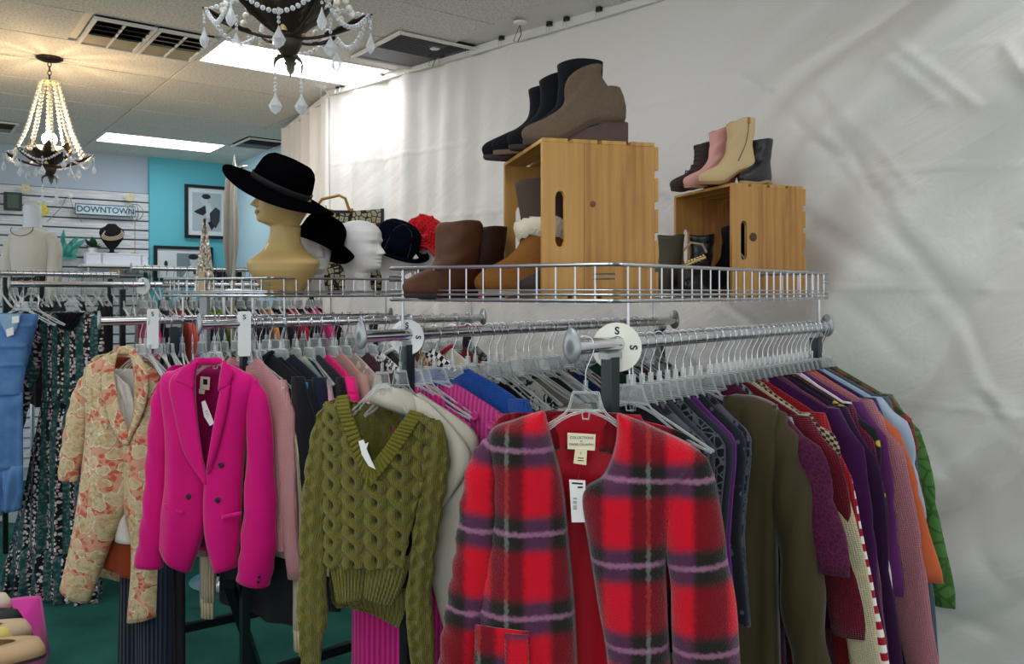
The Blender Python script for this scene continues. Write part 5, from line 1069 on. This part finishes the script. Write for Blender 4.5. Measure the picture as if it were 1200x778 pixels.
b.box((-.03, 0, -.1), (.12, .012, .04)); b.build('cutout', t_, o, False)
o = thing('hanging_wire', 'thin wire hanger loop above the teal leaf shape', 'wire', BW(79, 240, .1), RZB); MB().tube([(-.15, 0, -.15), (-.04, 0, -.02), (-.015, 0, .05), (.02, 0, .06), (.03, 0, .02), (.06, 0, -.06), (.11, 0, -.14)], .003, 6).build('loop', plain('#8f8a80', .4, .7), o); MB().ball((.02, -.01, .075), .022, 10, 8).build('knob', WHITE, o)
for px, py, lb in ((48, 246, 'yellow paper flower on the slatted wall beside the mannequin neck'), (30, 221, 'faded yellow paper shape high on the slatted wall at the left'), (152, 231, 'faded yellow paper shape high on the slatted wall near the teal wall')):
    o = thing('paper_flower', lb, 'decoration', BW(px, py, .085), RZB); b = MB()
    for k in range(6): a = 2*PI*k/6; q = 1 if px == 48 else .7; b.ball((.03*q*math.cos(a), 0, .03*q*math.sin(a)), .028*q, 8, 6, (1, .25, 1))
    b.build('petals', plain('#d9c95c' if px == 48 else '#d6cfae', .8), o)
# shelf and what stands on it
s0 = BW(140, 312, .09); SH = thing('wall_shelf', 'white shelf bracketed to the slatted wall', 'shelf', s0+BN*.1, RZB)
MB().box((0, 0, 0), (.64, .22, .018)).build('board', WHITE, SH, False)
for x in (-.25, .25): MB().prism([(x-.006, -.01), (x+.006, -.01), (x+.006, -.08), (x-.006, -.08)], .05, .1).build('bracket', chrome(), SH, False)
zs_ = s0.z+.009
def onshelf(px, dep=.1): p = BW(px, 312, .09)+BN*dep; p.z = zs_; return p
for px, w_, lb in ((107, .13, 'small white box under the potted plant'), (138, .33, 'long white box under the black necklace bust'), (164, .06, 'pale grey box at the right end of the wall shelf')):
    o = thing('box', lb, 'box', onshelf(px), RZB); MB().box((0, 0, .042), (w_, .12, .084)).build('base', plain('#dfe4ee', .6), o, False, bevel=.003); MB().box((0, 0, .09), (w_+.006, .126, .014)).build('lid', plain('#e6eaf2', .6), o, False, bevel=.002)
pp = onshelf(106); pp.z = zs_+.097; PT = thing('potted_plant', 'small green leafy plant standing on the white box', 'plant', pp, 0); MB().lathe([(0, 0), (.03, 0), (.038, .04), (.034, .042), (.03, .03), (0, .03)], 14).build('pot', WHITE, PT)
LF = plain('#2c5a45', .6, 0, .4)
for k in range(26):
    a = random.uniform(0, 6.28); e = random.uniform(.1, 1.3); l = random.uniform(.06, .11); d_ = Vector((math.cos(a)*math.cos(e), math.sin(a)*math.cos(e), math.sin(e))); s_ = d_.cross(Vector((0, 0, 1))).normalized()*l*.26; p0 = Vector((0, 0, .04)); MB().add([p0, p0+d_*l*.5+s_, p0+d_*l, p0+d_*l*.5-s_, p0+d_*l*.5+Vector((0, 0, .006))], [(0, 1, 4), (1, 2, 4), (2, 3, 4), (3, 0, 4)]).build('leaf', LF, PT)
nb_ = onshelf(128); nb_.z = zs_+.097; NB = thing('necklace_bust', 'black velvet jewellery bust on the long white box', 'display bust', nb_, RZB); VB = plain('#101116', .95)
MB().rings([[Vector((w_*math.cos(a), th_*math.sin(a)-.01, z)) for a in [2*PI*k/24 for k in range(24)]] for z, w_, th_ in ((0, .05, .04), (.006, .05, .04), (.012, .018, .016), (.035, .018, .016), (.06, .045, .022), (.12, .085, .03), (.17, .1, .035), (.205, .09, .035), (.225, .055, .03), (.24, .04, .025), (.25, .03, .02))], True, True, True).build('form', VB, NB, 'all')
NK = thing('necklace', 'triple strand pearl necklace on the black velvet bust', 'necklace', nb_, RZB)
for k in range(3): b = MB(); beads(b, [((.07+.008*k)*math.sin(a), -.042-.006*k-.004*math.cos(a), .21-.012*k-.075*(.5+.5*math.cos(a))+.03*math.sin(a)*.4) for a in [lerp(-2.1, 2.1, q/24) for q in range(25)]], .0065); b.build('strand', plain('#cdb49a', .3), NK)
wst = onshelf(155); wst.z = zs_+.097; WS = thing('wire_stand', 'thin brass wire stand with round cage head on the shelf', 'display stand', wst, 0); MB().tube([(0, 0, 0), (0, 0, .29)], .003, 6).build('stem', GOLD, WS)
MB().lathe([(0, 0), (.035, 0), (.035, .006), (0, .008)], 16).build('foot', GOLD, WS)
for k in range(4): a = PI*k/4; MB().tube([(.07*math.cos(a)*math.cos(q), .07*math.sin(a)*math.cos(q), .36+.07*math.sin(q)) for q in [2*PI*i/20 for i in range(20)]], .002, 5, True).build('hoop', plain('#8f8a80', .4, .7), WS)
for px, c_, lb in ((134, '#c9bd7e', 'yellowed hat hanging under the wall shelf'), (152, '#8f99a5', 'grey hat hanging under the wall shelf')):
    p = BW(px, 318, .09)+BN*.08; o = thing('hat', lb, 'hat', p, RZB); MB().lathe([(.1, -.03), (.09, -.022), (.06, -.018), (.055, .01), (.04, .018), (0, .02)], 20).build('crown', plain(c_, .8), o)
# pictures on the teal wall
def picture(px0, py0, px1, py1, label, kind):
    p = BW((px0+px1)/2, (py0+py1)/2, .085); q0 = BW(px0, py0, .085); q1 = BW(px1, py1, .085); w_ = math.hypot(q1.x-q0.x, q1.y-q0.y); h_ = q0.z-q1.z
    o = thing('framed_picture', label, 'picture', p, RZB); b = MB(); f = .028
    for s in (-1, 1): b.box((s*(w_/2-f/2), 0, 0), (f, .025, h_)); b.box((0, 0, s*(h_/2-f/2)), (w_-2*f, .025, f))
    b.build('frame', BLACK, o, False); MB().box((0, .004, 0), (w_-2*f, .006, h_-2*f)).build('mount', plain('#dde2e4', .6), o, False)
    def ph(name, pl, col, k): MB().prism([(x*w_, z*h_) for x, z in pl], -.0005-.0012*k, .0015, None).build(name, plain(col, .6), o, False)
    def ell(cx, cz, rx, rz_, n=16): return [(cx+rx*math.cos(2*PI*i/n), cz+rz_*math.sin(2*PI*i/n)) for i in range(n)]
    if kind == 0:
        ph('print', [(-.33, -.36), (.33, -.36), (.33, .36), (-.33, .36)], '#aeb9be', 1); ph('figure', [(-.02, .18), (.06, .16), (.14, .02), (.1, -.12), (-.02, -.1), (-.06, .02)], '#c9cfd1', 2)
        ph('figure', ell(-.06, .22, .075, .09), '#c3cacc', 3); ph('figure', ell(-.02, .29, .1, .05), '#26292d', 4); ph('figure', [(-.3, .0), (-.04, .12), (-.02, -.02), (-.1, -.07), (-.24, -.03)], '#1e2126', 4); ph('figure', [(.06, -.02), (.2, .1), (.3, .04), (.29, -.16), (.2, -.3), (.08, -.22)], '#33373c', 4); ph('figure', [(.02, -.2), (.1, -.34), (.16, -.28), (.1, -.16)], '#1e2126', 5)
    else:
        ph('print', [(-.12, -.38), (.42, -.38), (.42, .3), (-.12, .3)], '#7f8d96', 1); ph('figure', [(-.02, -.38), (.1, -.05), (.22, .02), (.3, -.38)], '#d5dadb', 2); ph('figure', ell(.17, .08, .07, .15), '#c9d0d2', 3); ph('figure', ell(.16, .2, .085, .08), '#1e2126', 4); ph('figure', ell(-.3, -.02, .03, .1), '#2a2e33', 1); ph('figure', [(.16, -.15), (.24, -.08), (.25, -.3), (.16, -.3)], '#2a2e33', 4)
picture(217, 216, 268, 281, 'black framed fashion photograph, the higher one on the teal wall', 0); picture(181, 288, 250, 330, 'black framed portrait photograph, the lower one on the teal wall', 1)
sb = thing('storage_box', 'low black box at the foot of the teal wall behind the rails', 'box', BW(268, 324, .2), RZB); MB().box((0, 0, 0), (.32, .12, .13)).build('case', plain('#252b31', .6), sb, False, bevel=.004)
MB().box((0, -.062, 0), (.28, .004, .1)).build('grille', plain('#171b1f', .9), sb, False)
fl_ = thing('support_post', 'post under the low black box by the teal wall', 'post', Vector((sb.location.x, sb.location.y, 0)), RZB); MB().box((0, 0, (sb.location.z-.065)/2), (.2, .1, sb.location.z-.066)).build('column', plain('#6d7d84', .7), fl_, False)
# silver banner pole and glitter tree
pb = W(268, 338, 4.35); PO = thing('banner_pole', 'silver pole with furled grey banner and spiky finial, left of the bust', 'pole', Vector((pb.x, pb.y, 0)))
MB().tube([(.0, 0, .02), (.03, 0, EYE+.62)], .012, 12).build('pole', chrome('#b7b2a8', .3), PO); MB().lathe([(.2, 0), (.2, .012), (.05, .03), (.015, .05), (0, .05)], 28).build('base', chrome(), PO)
MB().rings([[Vector((.02+(r*(1+.35*math.sin(5*a)))*math.cos(a)-.012, (r*(1+.35*math.sin(5*a)))*math.sin(a), z)) for a in [2*PI*k/40 for k in range(40)]] for z, r in ((EYE+.63, .012), (EYE+.6, .022), (EYE+.45, .03), (EYE+.25, .032), (EYE+.12, .02), (EYE+.06, .008))], True, True, True).build('furled_cloth', K('#a39c92', rough=.45), PO, 'all')
b = MB(); b.rings([[Vector((.03+r*math.cos(a), r*math.sin(a), z)) for a in [2*PI*k/6 for k in range(6)]] for r, z in ((.018, EYE+.62), (.022, EYE+.65), (.008, EYE+.69), (.0005, EYE+.74))], True, True); b.rings([[Vector((.03+x, r*math.cos(a), EYE+.655+r*math.sin(a)+x*.3)) for a in [2*PI*k/6 for k in range(6)]] for r, x in ((.014, .01), (.01, .05), (.0005, .075))], True, True); b.build('finial', chrome('#d9d4c8', .3), PO, False)
rr_ = W(268, 341, 4.3); RR = thing('round_rack', 'small round chrome rack top around the foot of the furled banner', 'rack', Vector((rr_.x, rr_.y, 0))); MB().tube([(.13*math.cos(a), .13*math.sin(a), rr_.z) for a in [2*PI*k/40 for k in range(40)]], .011, 10, True).build('ring', chrome(), RR)
for k in range(3): a = 2*PI*k/3; MB().tube([(.13*math.cos(a), .13*math.sin(a), 0), (.13*math.cos(a), .13*math.sin(a), rr_.z)], .009, 8).build('leg', chrome(), RR)
t = NT('sequins'); u = t.obj(); v_ = t.n('ShaderNodeTexVoronoi'); t.l(u, v_.inputs['Vector']); v_.inputs['Scale'].default_value = 110.; cc = t.xyz(v_.outputs['Color'])[0]; t.bump(cc, 1., .02); SEQ = t.fin(t.mix(cc, '#6d5f50', '#e6ddd0'), .28, .75)
gp = W(240, 346, 4.0); GT = thing('glitter_tree', 'silver sequin cone tree left of the banner pole', 'ornament', gp); b = MB(); R = []
for i in range(31):
    f = i/30; r = lerp(.052, .004, f); R.append([Vector(((r+.003*math.sin(k*3.7+i*5.1))*math.cos(2*PI*k/30), (r+.003*math.sin(k*3.7+i*5.1))*math.sin(2*PI*k/30), .005+.375*f)) for k in range(30)])
b.rings(R, True, True, True).build('cone', SEQ, GT, False); MB().lathe([(0, 0), (.056, 0), (.056, .006), (0, .006)], 20).build('base', plain('#c8b58e', .5), GT)
MB().box((.005, -.056, .06), (.028, .008, .12)).build('card', plain('#cbb48c', .7), GT, False)
pl_ = thing('display_plinth', 'slim square post holding the sequin tree', 'plinth', Vector((gp.x, gp.y, 0))); MB().box((0, 0, gp.z/2-.001), (.04, .04, gp.z-.002)).build('column', plain('#8d9294', .4, .6), pl_, False, bevel=.004)
# dressed torso form
mp = W(38, 300, 5.6); MF = thing('dress_form', 'white torso form wearing a cream sweater and dark skirt by the slatted wall', 'mannequin', Vector((mp.x, mp.y, 0)), -.1); mz = EYE
def tor(rows, n=28): return [[Vector((w_*math.cos(2*PI*k/n), d_*math.sin(2*PI*k/n), mz+z)) for k in range(n)] for z, w_, d_ in rows]
KN_ = K('#f6f3e8', 'knit'); MB().rings(tor(((.44, .07, .06), (.42, .1, .07), (.405, .125, .085), (.38, .145, .095), (.33, .145, .11), (.26, .14, .13), (.2, .132, .12), (.13, .125, .115), (.1, .13, .115)))).build('sweater', KN_, MF, 'all', solid=.004)
MB().rings(tor(((.60, .05, .05), (.595, .055, .055), (.5, .055, .055), (.45, .06, .058), (.41, .09, .06))), True, True).build('neck', plain('#cdd9e4', .5), MF, 'all')
for s in (-1, 1): MB().tube([crom([(s*.125, 0, mz+.39), (s*.165, -.0, mz+.3), (s*.175, -.02, mz+.15), (s*.175, -.05, mz-.08)], k/12) for k in range(13)], [.04]*3+[.046]*5+[.048]*4+[.035], 16).build('sleeve', KN_, MF, 'all')
MB().rings(tor(((.12, .14, .11), (.1, .145, .112), (-.1, .18, .13), (-.5, .2, .15))), True).build('skirt', plain('#14171f', .8), MF, 'all'); MB().tube([(0, 0, .02), (0, 0, mz-.45)], .014, 10).build('stand', chrome(), MF); MB().lathe([(.2, 0), (.2, .012), (.02, .03), (0, .03)], 24).build('foot', chrome(), MF)
n2 = thing('necklace', 'fine chain necklace on the cream sweater form', 'necklace', Vector((mp.x, mp.y, 0)), -.1); MB().tube([(.08*math.sin(a), -.075-.025*math.cos(a)*.5-.03, mz+.47-.09*(.5+.5*math.cos(a))) for a in [lerp(-1.9, 1.9, k/20) for k in range(21)]], .003, 5).build('chain', plain('#5c5344', .4, .6), n2)
# far hanger rails
RL['F'] = (Vector((-3.05, 4.75, 0)), Vector((-2.55, 5.25, 0))); HZ['F'] = .11; RN['F'] = 'back rail before the dress form'
RL['G'] = (Vector((-2.42, 5.15, 0)), Vector((-1.72, 5.6, 0))); HZ['G'] = .15; RN['G'] = 'back rail before the teal wall'
rack('F', None, 'chrome hanger rail far left in front of the dress form', ends=.1); rack('G', None, 'chrome hanger rail in front of the teal wall', ends=.1)
for k in range(16): hanger('F', .06+k*.058, random.uniform(-.3, .3))
for k in range(18): hanger('G', .04+k*.053, random.uniform(-.3, .3))
for k in range(5): garment('F', .15+k*.18, 'skirt', ['black skirt at the left end of the back rail', 'black skirt second on the back rail before the form', 'charcoal skirt in the middle of the back rail', 'black skirt under the clipped hangers of the back rail', 'dark skirt last on the back rail before the form'][k], 'skirt', K(['#121318', '#14151a', '#24262c', '#0f1014', '#1a1d26'][k]), w=.13, hem=-.8, sl=None, top=-.16, neck=.1)
for k in range(6): garment('G', .1+k*.15, 'top', ['grey pale top', 'teal grey top', 'charcoal top', 'silver top', 'slate top', 'ash top'][k]+' on the back rail before the teal wall', 'top', K(['#aeb6b4', '#6f8a8a', '#3a3f46', '#b9bcc0', '#566070', '#8d928f'][k]), w=.17, hem=-.75, sl=(.3, .04, .05), top=-.14)
# ------------------------------------------------------------------ shoe table at the bottom left
tz = .76; TP = thing('display_table', 'low table with a pink cloth edge in the bottom left corner', 'table', Vector((-1.36, 1.75, 0)), .3)
MB().box((0, 0, tz-.02), (.46, .62, .03)).build('tabletop', WHITE, TP, False)
for sx in (-1, 1):
    for sy in (-1, 1): MB().box((sx*.19, sy*.27, (tz-.035)/2), (.035, .035, tz-.036)).build('leg', WHITE, TP, False)
CLT = thing('tablecloth', 'bright pink cloth on the corner shoe table', 'tablecloth', Vector((-1.36, 1.75, tz-.004)), .3); MB().grid(lambda a, b: Vector(((a-.5)*.5, (b-.5)*.66, .002-(.16 if max(abs(a-.5), abs(b-.5)) > .49 else 0)+.002*math.sin(30*a))), 30, 30).build('cloth', K('#e03aa6'), CLT, 'all', solid=.002)
def shoe(label, px, py, d, rz, col, inner='#b59a78', sc=1.):
    p = W(px, py, d); p.z = tz+.006; o = thing('flat_shoe', label, 'shoe', p, rz); m = plain(col, .6); n = 28
    def ring(z, L, w_, hole=0): return [Vector(((.125*L*math.cos(a))*sc, w_*.042*math.sin(a)*(1-.18*math.cos(a))*sc, (z+(.012*max(0, -math.cos(a)) if z > .02 else 0))*sc)) for a in [2*PI*k/n for k in range(n)]]
    MB().rings([ring(0, 1, 1), ring(.008, 1.02, 1.04)], True, True, True).build('sole', plain('#3a2a20', .6), o)
    R = [ring(.008, 1.0, 1.02), ring(.025, .98, 1.0), ring(.042, .9, .86)]; q = [Vector((v.x*.78-.018*sc, v.y*.82, v.z)) for v in R[-1]]; MB().rings(R+[q]).build('upper', m, o, 'all', solid=.003)
    MB().rings([ring(.01, .95, .95), ring(.012, .9, .9)], True, False, True).build('insole', plain(inner, .7), o)
shoe('cream flat shoe at the left picture edge on the corner table', -58, 722, 1.94, .5, '#d8c6ac'); shoe('black flat shoe on the pink cloth', -44, 740, 1.86, .25, '#131316', '#1c1c20')
shoe('pale yellow flat shoe on the corner table', -62, 772, 1.76, .3, '#d9c46c'); shoe('beige flat shoe nearest the corner of the table', -40, 776, 1.78, .5, '#c3a888'); shoe('tan flat shoe at the bottom edge of the picture', -26, 796, 1.7, .35, '#b89a72')
